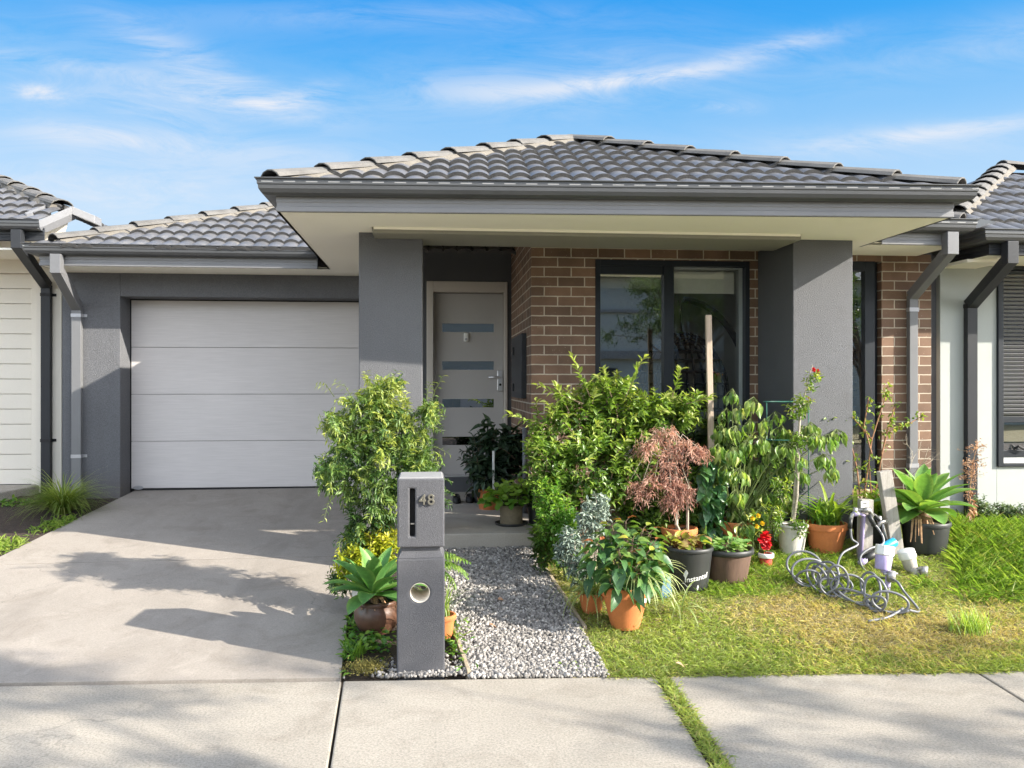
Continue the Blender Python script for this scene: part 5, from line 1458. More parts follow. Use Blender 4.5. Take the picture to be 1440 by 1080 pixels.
# barrel pot
base = G(1030, 826); c0 = onground(base.x, base.y + .13)
J = plant('potted_succulent', c0, 'flat green succulents in a wide brown half barrel pot', 'potted plant')
zs_ = pot(J, c0, .190, .145, .225, M['bark_pot'], .03, soil=.03, n=48)
m = MB(); m.lathe([(.191, .190), (.195, .193), (.195, .224), (.19, .228), (.18, .228)], c0, 48); m.build('rim_band', M['dark_plastic'], J, 0, True)
L = Leaves(); nn = 150
a = rnd(nn) * 6.28; r = .15 * np.sqrt(rnd(nn)); pp = np.stack([c0.x + r * np.cos(a), c0.y + r * np.sin(a), zs_ + .02 + .06 * rnd(nn)], 1); d = np.stack([np.cos(a), np.sin(a), .5 * rnd(nn)], 1) + rng.normal(0, .5, (nn, 3)) * [1, 1, .3]
leafy(L, T_round, pp, d, .05 + .03 * rnd(nn), .035 + .02 * rnd(nn), .3 + .6 * rnd(nn), .4)
L.build('leaves', M['lf_succ'], J)
S = MB()
for i in range(3): S.tube([(c0.x + .03 * i, c0.y, zs_), (c0.x + .02 + .03 * i, c0.y, zs_ + .1 + .02 * i)], .002, 4, False)
S.build('flower_stalk', M['stem_red'], J)

# red weeping maple
c0 = onground(P(955, 760, 6.35).x, 6.35)
J = plant('potted_maple', c0, 'weeping dark pink fine leaved maple on a thin grey trunk in a terracotta pot', 'potted tree')
zs_ = pot(J, c0, .14, .1, .22, M['terracotta'], .045)
S = MB(); tr_ = [np.array([c0.x, c0.y, zs_]), at(951, 740, 6.3), at(953, 700, 6.3), at(948, 650, 6.3), at(935, 612, 6.3)]
S.tube(tr_, [.016, .014, .013, .010, .006], 8); 
m = MB(); q = np.array([c0.x + .06, c0.y - .02, zs_]); m.tube([q, q + [0, 0, .36]], .011, 6)
L = Leaves()
cl = []
for u, v, r in ((930, 615, 34), (905, 628, 26), (965, 628, 28), (940, 650, 34), (985, 635, 18), (920, 680, 32), (955, 685, 30), (900, 690, 26), (945, 705, 24), (885, 680, 14), (972, 695, 16)):
    p_ = at(u, v, 6.25); cl.append((*p_, r * 6.25 / F, .10, r * .8 * 6.25 / F))
bush(L, S, cl, 270, .11, 12, .048, .0070, T_narrow, .6, -.1, .75, None, .60, .8, .3, .3, False, .0008, .15, .8)
for c_ in cl: S.tube([tr_[3] + rng.normal(0, .02, 3), (tr_[4] + np.array(c_[:3])) / 2 + [0, 0, .06], np.array(c_[:3])], [.006, .004, .002], 5, False)
L.build('foliage', M['lf_maple'], J); S.build('trunk', M['stem_pale'], J); m.build('stake', M['wood_stake'], J, 0)

# tall garden stake
q = onground(P(1003, 760, 6.5).x, 6.5)
m = MB(); q1 = P(996, 445, 6.5); m.beam((q.x, q.y, q.z - .05), (q1.x, q1.y, q1.z), .046, .03, 0, (1, 0, 0))
tag(m.build('garden_stake', M['wood_stake'], None, .003, origin=q), 'tall square timber stake standing in front of the big window', 'stake')

# vine at its foot
J = plant('climbing_vine', (q.x + .02, q.y - .12, q.z), 'dark green big leaved vine climbing the foot of the tall timber stake', 'plant')
L = Leaves(); S = MB()
for i in range(120):
    t = rng.random(); p_ = at(985 + 32 * rng.random(), 640 + 135 * t, 6.35 + .1 * rng.random()); d = np.array([rng.normal(0, .6), -.7 - .3 * rng.random(), -.5 + rng.normal(0, .3)])
    leafy(L, T_ovate, p_[None], d[None], .07 + .05 * rng.random(), .055 + .03 * rng.random(), np.array([.3 + .6 * rng.random()]), .4)
for i in range(5): S.tube([(q.x + rng.normal(0, .04), q.y - .1, q.z), at(995 + 20 * rng.random(), 700, 6.42), at(990 + 25 * rng.random(), 645, 6.42)], .005, 5, False)
L.build('foliage', M['lf_vine'], J); S.build('stems', M['stem_green'], J)

# chilli-like drooping plant in terracotta
c0 = onground(P(1036, 785, 6.42).x, 6.45)
J = plant('potted_pepper', c0, 'tall wilting plant with hanging green leaves in a terracotta pot behind the barrel pot', 'potted plant')
zs_ = pot(J, c0, .155, .11, .23, M['terracotta'], .07)
L = Leaves(); S = MB(); nodes = []
def droopy(u, v, Y, k, r=.05, sz=1.0):
    t = at(u, v, Y); nodes.append(t)
    for j in range(k):
        a = rng.random() * 6.28; o = t + np.array([math.cos(a) * r * rng.random(), math.sin(a) * r * rng.random(), -.02 - .05 * rng.random()])
        d = np.array([math.cos(a) * .35, math.sin(a) * .35, -1 + .3 * rng.random()])
        ln = (.075 + .045 * rng.random()) * sz
        leafy(L, T_ovate, o[None], d[None], ln, ln * (.36 + .16 * rng.random()), np.array([.42 + .58 * rng.random()]), 1.0)
        S.tube([t, o], .0016, 3, False)
for (u, v) in ((1030, 548), (1040, 570), (1022, 575), (1060, 560), (1015, 600), (1035, 600), (1055, 590), (1075, 590), (1010, 625), (1030, 630), (1050, 620), (1070, 615), (1090, 580), (1100, 600), (1085, 630), (1105, 625), (1020, 655), (1040, 660), (1060, 650), (1080, 660), (1100, 655), (1120, 640), (1015, 690), (1035, 690), (1055, 685), (1075, 690), (1095, 690), (1030, 715), (1050, 715), (1072, 715), (1090, 715), (1022, 735), (1045, 735), (1065, 735), (1128, 600), (1140, 595), (1125, 660), (1110, 700), (1145, 610), (1165, 612), (1158, 640), (1176, 605), (1170, 655)):
    droopy(u, v, 6.35 + rng.normal(0, .09), 27 if v > 590 else 12, .07, .82)
for t in nodes:
    a = np.array([c0.x + rng.normal(0, .03), c0.y + rng.normal(0, .03), zs_]); S.tube([a, a * .45 + t * .55 + [0, 0, .06], t], [.007, .005, .002], 5, False)
bl = [(*at(u, v, 6.62), ru * 6.62 / F, .12, rv * 6.62 / F) for u, v, ru, rv in ((1025, 640, 34, 60), (1060, 670, 36, 70), (1090, 640, 28, 50), (1040, 725, 40, 45), (1085, 720, 34, 45))]
bush(L, S, bl, 170, .14, 9, .062, .026, T_leaf, .5, .2, .8, None, .42, .6, .4, .25, False, .0018, .2, .8)
L.build('foliage', M['lf_chilli'], J); S.build('stems', M['stem_green'], J)
L = Leaves(); nn = 60
pp = np.array([at(1050 + 40 * rng.random(), 715 + 45 * rng.random(), 6.15 + .08 * rng.random()) for _ in range(nn)])
K = plant('flowering_plant', onground(P(1066, 780, 6.15).x, 6.15), 'small yellow flowered plant between the wilting plant and the red flower', 'plant')
leafy(L, T_leaf, pp, unit(nn) + [0, 0, .3], .05, .022, .4 + .5 * rnd(nn)); L.build('foliage', M['lf_rose'], K)
S = MB()
for i in range(12): S.tube([K.location + Vector((rng.normal(0, .02), 0, 0)), pp[i * 4]], .002, 4, False)
S.build('stems', M['stem_green'], K)
def flower(parent, c, r, mat, n=5, name='flower'):
    L = Leaves()
    for i in range(n * 2):
        a = i * 2 * PI / n + (i >= n) * .5; el = .2 + .5 * (i >= n); d = np.array([math.cos(a) * math.cos(el), -.5 + math.sin(a) * .3, math.sin(a) * math.cos(el)]); leafy(L, T_round, np.array(c)[None], d[None], r, r * .9, np.array([.5]), .3)
    return L.build(name, mat, parent)
for u, v in ((1058, 731), (1066, 727), (1072, 738), (1064, 742)): flower(K, at(u, v, 6.12), .022, M['yellow'])
# red flower in a small cup
c0 = onground(P(1077, 784, 6.1).x, 6.1)
J = plant('potted_flower', c0, 'single bright red bloom in a little red and white tub', 'potted plant')
zs_ = pot(J, c0, .055, .045, .095, M['red_plastic'], .03)
m = MB(); m.lathe([(.0565, .064), (.0585, .066), (.0585, .094), (.056, .097), (.05, .097)], c0, 30); m.build('rim', M['white_plastic'], J, 0, True)
S = MB(); S.tube([(c0.x, c0.y, zs_), (c0.x - .01, c0.y, zs_ + .09)], .004, 5); S.build('stem', M['stem_green'], J)
for k in range(4): flower(J, (c0.x - .015 + rng.normal(0, .014), c0.y - .02, zs_ + .10 + .02 * k), .05, M['red'], 6)
L = Leaves(); leafy(L, T_ovate, np.tile([c0.x - .01, c0.y, zs_ + .04], (7, 1)), unit(7) + [0, 0, .2], .07, .04, rnd(7)); L.build('leaves', M['lf_weed'], J)

# grey white pot with a standard shrub
c0 = onground(P(1115, 787, 6.3).x, 6.32)
J = plant('potted_standard', c0, 'slim pale trunked shrub with red tipped shoots in a weathered white pot', 'potted plant')
zs_ = pot(J, c0, .125, .085, .235, M['white_pot'], .02, soil=.02)
S = MB(); tr_ = [np.array([c0.x, c0.y, zs_]), at(1117, 700, 6.3), at(1121, 640, 6.3), at(1125, 590, 6.3), at(1135, 540, 6.3), at(1143, 515, 6.3)]
S.tube(tr_, [.013, .012, .011, .009, .005, .002], 8); S.tube([np.array([c0.x + .01, c0.y, zs_]), at(1121, 700, 6.28), at(1124, 640, 6.28)], [.01, .01, .006], 6)
L = Leaves(); cl = [(*at(1140, 535, 6.3), .10, .08, .11), (*at(1128, 570, 6.3), .10, .08, .12), (*at(1112, 580, 6.3), .06, .06, .10), (*at(1120, 620, 6.3), .10, .08, .12), (*at(1100, 690, 6.2), .1, .08, .12), (*at(1090, 730, 6.2), .1, .1, .14), (*at(1125, 740, 6.2), .08, .08, .14)]
bush(L, S, cl, 120, .12, 8, .042, .019, T_leaf, .15, .5, .8, None, .5, .4, .4, .45, False, .002, .1)
L.build('foliage', M['lf_rose'], J); S.build('trunk', M['stem_pale'], J)
for (u, v) in ((1144, 522), (1150, 524)): flower(J, at(u, v, 6.27), .022, M['red'], 5, 'bud')
# wire plant support
q = onground(P(1137, 740, 6.5).x, 6.5)
m = MB()
for u in (1078, 1137): 
    a = P(u, 566, 6.5); m.tube([(P(u, 760, 6.5).x, 6.5, q.z), a], .0045, 6)
a = P(1107, 567, 6.5)
for v in (567, 620, 670): 
    c_ = P(1107, v, 6.5); rr_w = (P(1137, v, 6.5).x - P(1078, v, 6.5).x) / 2 + .02
    m.tube([(c_.x + rr_w * math.cos(t), 6.5 + .10 * math.sin(t), c_.z) for t in np.linspace(0, 2 * PI, 26)], .0045, 6)
tag(m.build('wire_support', M['wire'], None, 0, True, origin=(a.x, 6.5, q.z)), 'green wire plant support frame in front of the right pier', 'plant support')

# strappy lily in terracotta
c0 = onground(P(1166, 783, 6.3).x, 6.36)
J = plant('potted_lily', c0, 'strappy yellow green leaves in the terracotta pot left of the tap posts', 'potted plant')
zs_ = pot(J, c0, .165, .115, .225, M['terracotta'], .05)
L = Leaves()
for i in range(60):
    blade(L, (c0.x + rng.normal(.03, .05), c0.y + .03 + rng.normal(0, .04), zs_), rng.random() * 6.28, math.radians(50 + 35 * rng.random()), .28 + .2 * rng.random(), .03, 1.3 + .7 * rng.random(), .3 + .6 * rng.random(), 7, .3, .2)
for i in range(90): blade(L, (c0.x + rng.normal(0, .05), c0.y - .04 + rng.normal(0, .04), zs_), rng.random() * 6.28, math.radians(50 + 35 * rng.random()), .12 + .12 * rng.random(), .012, 1.0, .05 + .5 * rng.random(), 5)
L.build('leaves', M['lf_lily'], J)
# rose behind
c0 = onground(P(1225, 790, 6.75).x, 6.72)
J = plant('rose_bush', c0, 'sparse rose bush with reddish canes in front of the narrow window', 'bush')
S = MB(); L = Leaves(); canes = []
for pts in (((1222, 780), (1215, 700), (1226, 620), (1245, 560), (1248, 545)), ((1222, 780), (1232, 690), (1246, 610), (1275, 600), (1300, 585)), ((1218, 780), (1205, 660), (1190, 600), (1195, 575)), ((1216, 780), (1195, 690), (1175, 640), (1165, 595), (1172, 580)), ((1226, 620), (1200, 590), (1185, 570)), ((1226, 640), (1215, 600), (1222, 560)), ((1240, 640), (1250, 600), (1258, 575)), ((1220, 780), (1226, 710), (1222, 650)), ((1214, 780), (1190, 720), (1172, 690))):
    w_ = [at(u, v, 6.65 + .02 * rng.normal()) for u, v in pts]; n_ = len(w_); S.tube(w_, [.0075 * (1 - .7 * i / n_) for i in range(n_)], 6, False)
    for i in range(1, n_):
        for t in np.linspace(0, 1, 5):
            p_ = w_[i - 1] * (1 - t) + w_[i] * t
            if i > 1 or t > .7:
                k = 6; tw_ = unit(1)[0] * .05
                for j in range(k):
                    leafy(L, T_leaf, (p_ + tw_ * (j / k) + rng.normal(0, .008, 3))[None], (tw_ * 9 + unit(1)[0])[None], .036, .02, np.array([.25 + .65 * rng.random()]), .5)
L.build('foliage', M['lf_rose'], J); S.build('canes', M['stem_red'], J)
# leafy plant in a black pot behind the posts
c0 = onground(P(1232, 785, 6.55).x, 6.55)
J = plant('potted_lily', c0, 'broad leaved plant in a low black pot behind the tap posts', 'potted plant')
zs_ = pot(J, c0, .2, .16, .22, M['dark_plastic'], .03, n=44)
L = Leaves()
for i in range(56): blade(L, (c0.x + rng.normal(0, .08), c0.y + rng.normal(0, .05), zs_), rng.random() * 6.28, math.radians(45 + 40 * rng.random()), .2 + .22 * rng.random(), .04, 1.2 + .6 * rng.random(), .35 + .6 * rng.random(), 6, .3)
L.build('leaves', M['lf_lily'], J)
# dry twig plant
q = onground(P(1276, 760, 6.95).x, 6.95)
J = plant('dry_twigs', q, 'bare dry twigs in front of the brick downpipe', 'plant'); S = MB()
def twig(p, d, l, r, lev):
    e = p + d * l; mid = p + d * l * .5 + rng.normal(0, .012, 3); S.tube([p, mid, e], [r, r * .85, r * .6], 4, False)
    if lev:
        for _ in range(3): 
            dd = d + rng.normal(0, .5, 3); dd[2] = abs(dd[2]) * .8; dd /= np.linalg.norm(dd); twig(p + (e - p) * (.5 + .5 * rng.random()), dd, l * .62, r * .6, lev - 1)
twig(np.array(q), np.array([-.05, 0, 1.]), .42, .006, 3); S.build('twigs', M['stem_pale'], J)

# big agave in black pot
base = G(1316, 786); c0 = onground(base.x, base.y + .14)
J = plant('potted_agave', c0, 'big yellow green agave rosette in a black plastic pot right of the tap posts', 'potted plant')
zs_ = pot(J, c0, .185, .15, .24, M['dark_plastic'], .035, n=44)
L = Leaves(); ac = (c0.x - .04, c0.y - .02, zs_ + .10)
agave(L, ac, 26, .40, .17, .5); L.build('leaves', M['lf_agave_y'], J)
S = MB()
for i in range(14):
    a = -1.6 + rng.normal(0, .9); l = .1 + .08 * rng.random(); S.tube([(ac[0] - .05, ac[1] - .03, ac[2] - .03), (ac[0] - .05 + .1 * math.cos(a), ac[1] + .13 * math.sin(a), ac[2] - .04), (ac[0] - .05 + .14 * math.cos(a), ac[1] + .17 * math.sin(a), ac[2] - .04 - l)], [.01, .007, .003], 5)
S.tube([(c0.x, c0.y, zs_ - .03), ac], .03, 8); S.build('dry_roots', M['dry'], J)
# dried brown flower stalk
q = onground(P(1366, 745, 6.75).x, 6.75)
J = plant('dried_flower', q, 'tall dried brown flower spray against the dark neighbouring downpipe', 'plant'); S = MB(); L = Leaves()
w_ = [np.array(q), at(1364, 690, 6.75), at(1368, 655, 6.75), at(1373, 630, 6.75)]; S.tube(w_, [.008, .006, .004, .002], 5)
for i in range(34):
    t = rng.random(); p_ = at(1363 + 10 * t, 705 - 80 * t, 6.75); sp_ = .035 + .11 * (t if t < .85 else .7); e = p_ + np.array([rng.choice([-1, 1]) * sp_ * (.5 + .5 * rng.random()), rng.normal(0, .05), .04 * rng.random()])
    S.tube([p_, e], .0016, 3, False); k = 14; tt_ = rnd(k); leafy(L, T_small, p_ + (e - p_) * tt_[:, None] + rng.normal(0, .012, (k, 3)), unit(k), .018, .012, rnd(k))
for i in range(30): leafy(L, T_leaf, at(1360 + 10 * rng.random(), 700 + 40 * rng.random(), 6.72)[None], (unit(1) - [0, 0, .7]), .06, .02, rnd(1))
L.build('flowers', M['lf_dry'], J); S.build('stalk', M['dry'], J)
# groundcover along the white wall
for (u, v, Y, r, h, lab) in ((1380, 690, 7.2, .10, .16, 'small dark green shrub against the white wall beside the dark downpipe'), (1405, 705, 7.2, .18, .12, 'grey green groundcover against the white wall, middle clump'), (1432, 708, 7.15, .16, .12, 'pale leaved groundcover clump at the right edge against the white wall')):
    q = onground(P(u, v, Y).x, Y); J = plant('groundcover', q, lab, 'plant'); L = Leaves(); S = MB()
    bush(L, S, [(q.x, q.y, q.z + h * .7, r, .14, h)], 110, .08, 8, .034, .019, T_small, .1, .5, .8, q, .4, .6, .4, .35)
    L.build('foliage', M['lf_cover'], J); S.build('stems', M['stem_brown'], J)

# tussock beside the driveway
q = G(88, 724); q = onground(q.x, q.y)
J = plant('tussock_grass', q, 'dense arching tussock grass in the bark bed left of the garage', 'grass clump'); L = Leaves()
for i in range(700):
    a = rng.random() * 6.28; r = .07 * math.sqrt(rng.random()); el = math.radians(28 + 58 * rng.random() ** .8)
    blade(L, (q.x + r * math.cos(a), q.y + r * math.sin(a), q.z), a + rng.normal(0, .25), el,   .30 + .32 * rng.random(), .0085, 1.2 + 1.0 * rng.random(), .15 + .75 * (el / 1.5) + rng.normal(0, .15), 5, .2)
L.build('blades', M['lf_lom'], J)
q = G(30, 772); weedpatch('grass_edge', 'bright green grass edge at the left frame edge beside the driveway', (q.x - .45, q.y - .02, .02), 1700, (.28, .10), .07, .007, 'grass_long', T_small, .6, 1.0)
q = G(92, 746); weedpatch('grass_edge', 'thin strip of grass between the bark bed and the driveway', (q.x - .08, q.y + .12, .015), 500, (.09, .16), .06, .007, 'grass_long', T_small, .45, 1.0)
q = G(22, 712); weedpatch('weeds', 'small green weeds in the bark bed beside the neighbouring slab', (q.x, q.y, .04), 160, (.16, .07), .05, .022, 'lf_weed', T_leaf, .5, .7)
# yellow grass tuft on the lawn
q = G(1365, 893)
J = plant('grass_tuft', q, 'yellow green tuft of taller grass on the bare right part of the lawn', 'grass tuft'); L = Leaves()
for i in range(170): blade(L, (q.x + rng.normal(0, .055), q.y + rng.normal(0, .04), q.z), rng.random() * 6.28, math.radians(62 + 26 * rng.random()), .10 + .10 * rng.random(), .006, .5, .55 + .45 * rng.random(), 4, .2)
L.build('blades', M['grass_long'], J)

# ------------------------------------------------------------------ grass
_grid = rng.random((64, 64))
def vnoise(x, y, s):
    x = np.asarray(x) * s + 11.3; y = np.asarray(y) * s + 5.7; xi = np.floor(x).astype(int); yi = np.floor(y).astype(int); fx = x - xi; fy = y - yi; fx = fx * fx * (3 - 2 * fx); fy = fy * fy * (3 - 2 * fy)
    g = lambda a, b: _grid[a % 64, b % 64]
    return (g(xi, yi) * (1 - fx) + g(xi + 1, yi) * fx) * (1 - fy) + (g(xi, yi + 1) * (1 - fx) + g(xi + 1, yi + 1) * fx) * fy
def grass(n, name, label, fn, hmin, hmax, wd, tint, mat='grass', lay=.55, keep=None):
    xy = fn(n); x, y = xy[:, 0], xy[:, 1]
    if keep is not None:
        k = keep(x, y); x, y = x[k], y[k]
    n = len(x); z = gz(x, y) - .004
    d = rng.normal(0, lay, (n, 3)); d[:, 2] = .55 + .5 * rnd(n)
    L = Leaves(); h = hmin + (hmax - hmin) * rnd(n) ** 1.4
    leafy(L, leaf_t(2, .15, .45, .4), np.stack([x, y, z], 1), d, h, wd * (.7 + .6 * rnd(n)), tint(x, y, n), .6)
    return tag(L.build(name, M[mat], None), label, 'grass', None, 'stuff')
def lawnpts(n):
    y = 4.40 + 2.8 * rnd(n) ** 1.4; x = .82 + (0.80 * y + .1 - .82) * rnd(n)
    k = y > y0(x) - .012 - .02 * vnoise(x, y, 9); return np.stack([x[k], y[k]], 1)
def straw(x, y):
    """0..1 dryness"""
    d1 = np.exp(-(((x - 3.2) / .75) ** 2 + ((y - 4.95) / .42) ** 2)); d2 = np.exp(-(((x - 2.35) / .45) ** 2 + ((y - 5.35) / .4) ** 2)) * .55
    return np.clip(d1 + d2 + .55 * (vnoise(x, y, 2.3) - .5) + .4 * (vnoise(x, y, 7) - .5) + .12, 0, 1)
pathr = lambda y: gr0.x + (0.80 - gr0.x) * np.clip((y - gr0.y) / (6.6 - gr0.y), 0, 1)
grass(95000, 'lawn_grass', 'patchy short lawn grass with straw coloured bare spots in front of the pots', lawnpts, .022, .072, .0050,
      lambda x, y, n: np.clip(.84 - .78 * straw(x, y) + rng.normal(0, .22, n), 0, 1), lay=.75, keep=lambda x, y: (x > pathr(y) + .02 * rng.normal(0, 1, len(x))) & (rng.random(len(x)) > .35 * straw(x, y)))
def tallpts(n):
    a = rng.normal(0, 1, (n, 2)); x = 4.45 + a[:, 0] * .5; y = 6.3 + a[:, 1] * .5; return np.stack([x, y], 1)
grass(30000, 'long_grass', 'lush long bright green grass between the big agave and the right edge', tallpts, .07, .18, .0038,
      lambda x, y, n: np.clip(.45 + .5 * (vnoise(x, y, 4) - .3) + rng.normal(0, .2, n), 0, 1), 'grass_long', .5, keep=lambda x, y: (x > .645 * y + .05 + .06 * vnoise(x, y, 6)) & (y < 7.38) & (y > 5.3) & (x < 5.8))
def midpts(n):
    x = 1.55 + 2.0 * rnd(n); y = 5.55 + .8 * rnd(n); return np.stack([x, y], 1)
grass(8000, 'grass_fringe', 'taller grass fringe growing around the pot bases', midpts, .04, .10, .0042,
      lambda x, y, n: np.clip(.62 + rng.normal(0, .2, n), 0, 1), 'grass_long', .5, keep=lambda x, y: vnoise(x, y, 5) > .42)
def crack(n):
    t = rnd(n); y = 2.4 + (y0(g3.x) - 2.4) * t; x = g3.x + (g4.x - g3.x) * (y - g3.y) / (g4.y - g3.y) + rng.normal(0, .022, n); return np.stack([x, y], 1)
grass(3600, 'joint_grass', 'strip of grass growing in the open joint between two footpath slabs', crack, .02, .06, .0045, lambda x, y, n: np.clip(.66 + rng.normal(0, .22, n), 0, 1), 'grass', .7, keep=lambda x, y: vnoise(x * 3, y, 3) > .22)
# a few fallen leaves
for i, (u, v, lab) in enumerate(((700, 852, 'single brown fallen leaf near the middle of the gravel path'), (687, 888, 'brown curled leaf on the near gravel beside the timber edging'), (950, 943, 'pale dry leaf lying at the lawn edge by the footpath'))):
    q = G(u, v); L = Leaves(); leafy(L, T_ovate, np.array([[q.x, q.y, q.z + .035]]), np.array([[1, .3 - .4 * i, .05]]), .05, .028, np.array([.35 + .2 * i]))
    o = L.build('fallen_leaf', M['lf_dry'], None); tag(o, lab, 'leaf', 'fallen leaves')

# ================================================================== TAP POSTS, METERS, HOSE
YP = 6.05
pb = G(1221, 790); YP = pb.y
def Q(u, v, dy=0.0): return P(u, v, YP + dy)
a = Q(1221, 705); b0 = onground(Q(1219, 790).x, YP)
J = thing('tap_post', b0, 'short square grey timber post carrying a lilac pipe and hose tap', 'tap post')
m = MB(); m.beam((b0.x, YP + .04, b0.z - .05), (a.x, YP + .04, a.z), .095, .07, 0, (1, 0, 0)); m.build('post', M['wood_grey'], J, .004)
m = MB(); q = Q(1217, 713); m.box(q.x - .035, q.x + .03, YP + .001, YP + .004, q.z - .045, q.z + .035); so = m.build('water_sign', M['white_plastic'], J)
m = MB(); m.box(q.x - .02, q.x + .015, YP - .003, YP + .0008, q.z - .02, q.z - .014); m.box(q.x - .02, q.x + .01, YP - .003, YP + .0008, q.z + .012, q.z + .018); m.build('sign_lines', M['black'], so)
m = MB(); p0, p1 = Q(1207, 785), Q(1212, 726); m.tube([(p0.x, YP - .02, p0.z - .05), (p1.x, YP - .02, p1.z), Q(1208, 724, -.03), Q(1200, 725, -.05)], .019, 12); m.build('lilac_pipe', M['lilac'], J, 0, True)
m = MB(); m.tube([Q(1210, 722, -.03), Q(1198, 726, -.05), Q(1196, 735, -.05)], .016, 10); m.tube([Q(1203, 716, -.04), Q(1202, 724, -.04)], .018, 10); m.tube([Q(1206, 719, -.02), Q(1222, 718, -.03), Q(1227, 728, -.04)], .016, 10)
m.tube([Q(1218, 716, -.05), Q(1219, 722, -.05)], .026, 12); m.build('tap', M['brass'], J, 0, True)
m = MB(); m.tube([Q(1196, 731, -.05), Q(1195, 745, -.05)], .017, 12); m.build('hose_connector', M['dark_plastic'], J, 0, True); m = MB(); m.tube([Q(1222, 726, -.05), Q(1229, 741, -.05)], .018, 12); m.build('hose_connector', M['dark_plastic'], J, 0, True)
a = Q(1243, 664, .05); b0 = onground(Q(1263, 788, .05).x, YP + .05)
J = thing('tap_post', b0, 'taller leaning grey timber post between the short post and the big agave', 'tap post')
m = MB(); m.beam((b0.x, YP + .05, b0.z - .05), (a.x, YP + .05, a.z), .10, .06, 0, (1, 0, 0)); m.build('post', M['wood_grey'], J, .005)
m = MB(); m.tube([Q(1248, 735, .0), Q(1238, 736, -.02), Q(1234, 744, -.02)], .016, 10); m.tube([Q(1236, 728, -.01), Q(1237, 737, -.01)], .02, 10); m.tube([Q(1240, 736, -.01), Q(1246, 760, .0)], .012, 10); m.build('tap', M['brass'], J, 0, True)
m = MB(); m.tube([Q(1222, 722, -.02), Q(1231, 727, -.02), Q(1237, 734, -.02)], .012, 8); m.build('connector', M['dark_plastic'], J, 0, True)
# lilac and white water meter
def up(p, n, h): return [p, p + Vector(n) * h]
b0 = G(1238, 835)
J = thing('water_meter', b0, 'lilac and white capped water meter standing in the grass before the posts', 'water meter')
m = MB(); c1 = P(1241, 803, b0.y + .05); ax_ = Vector((.18, .1, 1)).normalized()
m.tube([c1, c1 + ax_ * .10], [.052, .058], 20); m.build('body', M['lilac'], J, .004, True)
m = MB(); m.tube([c1 + ax_ * .098, c1 + ax_ * .105, c1 + ax_ * .17], [.058, .066, .064], 8); m.build('cap', M['white_plastic'], J, .005)
m = MB(); t0 = P(1250, 808, b0.y); t1 = onground(P(1246, 830, b0.y).x, b0.y); m.tube([(t1.x, t1.y, t1.z - .05), t0], .02, 10); m.tube([c1, t0], .022, 10); m.build('riser', M['lilac'], J, 0, True)
m = MB(); m.tube([t0 + Vector((-.05, -.02, .0)), t0 + Vector((.05, -.02, .0))], .009, 8); m.tube([t0 + Vector((0, -.03, -.05)), t0 + Vector((0, -.03, .02))], .03, 10); m.build('valve', M['brass'], J, 0, True)
b0 = G(1297, 812)
J = thing('water_meter', b0, 'dusty grey water meter with a white cap, right of the lilac one', 'water meter')
m = MB(); c1 = P(1282, 803, b0.y + .08); ax_ = Vector((-.3, .05, 1)).normalized()
m.tube([c1, c1 + ax_ * .09], [.045, .055], 18); m.tube([c1, P(1292, 808, b0.y)], .035, 10); m.build('body', M['pale_plastic'], J, .004, True)
m = MB(); m.tube([c1 + ax_ * .085, c1 + ax_ * .092, c1 + ax_ * .15], [.054, .063, .06], 22); m.build('cap', M['white_plastic'], J, .004, True)
m = MB(); t0 = P(1297, 806, b0.y); t1 = onground(P(1301, 822, b0.y).x, b0.y); m.tube([t0, (t1.x, t1.y, t1.z - .04)], .018, 10); m.tube([t0 + Vector((-.04, 0, .02)), t0 + Vector((.04, 0, .03))], .013, 8); m.tube([t0 + Vector((0, -.02, -.03)), t0 + Vector((0, -.02, .04))], .028, 10); m.build('valve', M['brass'], J, 0, True)
# blue capped filter lying against the post
J = thing('pipe_fitting', G(1225, 800), 'black pipe fitting with a bright blue cap and purple end leaning on the posts', 'pipe fitting')
m = MB(); m.tube([Q(1213, 790, -.10), Q(1234, 778, -.08)], .03, 12); m.build('body', M['dark_plastic'], J, 0, True)
m = MB(); m.tube([Q(1239, 774, -.07), Q(1258, 764, -.04)], .036, 16); m.build('blue_cap', M['blue_plastic'], J, .004, True)
m = MB(); m.tube([Q(1209, 796, -.12), Q(1217, 788, -.10)], .026, 12); m.build('purple_end', M['lilac'], J, 0, True)
# hose
m = MB()
A = G(1125, 822); B = G(1252, 868)
pts = [Q(1196, 745, -.05), Q(1198, 760, -.06), Q(1206, 768, -.08), Q(1185, 780, -.14), Q(1178, 800, -.18), Q(1186, 820, -.24), Q(1205, 832, -.3)]
def smooth_path(p, k=10):
    p = [np.array(q) for q in p]; p = [2 * p[0] - p[1]] + p + [2 * p[-1] - p[-2]]; o = []
    for i in range(1, len(p) - 2):
        for t in np.linspace(0, 1, k, endpoint=False):
            o.append(.5 * ((2 * p[i]) + (-p[i - 1] + p[i + 1]) * t + (2 * p[i - 1] - 5 * p[i] + 4 * p[i + 1] - p[i + 2]) * t * t + (-p[i - 1] + 3 * p[i] - 3 * p[i + 1] + p[i + 2]) * t ** 3))
    o.append(p[-2]); return o
HR = .0085
m.tube(smooth_path(pts), HR, 8)
coil = []
turns = 15
ax2 = Vector((B.x - A.x, B.y - A.y)).normalized(); pr2 = Vector((-ax2.y, ax2.x))
if pr2.y < 0: pr2 = -pr2
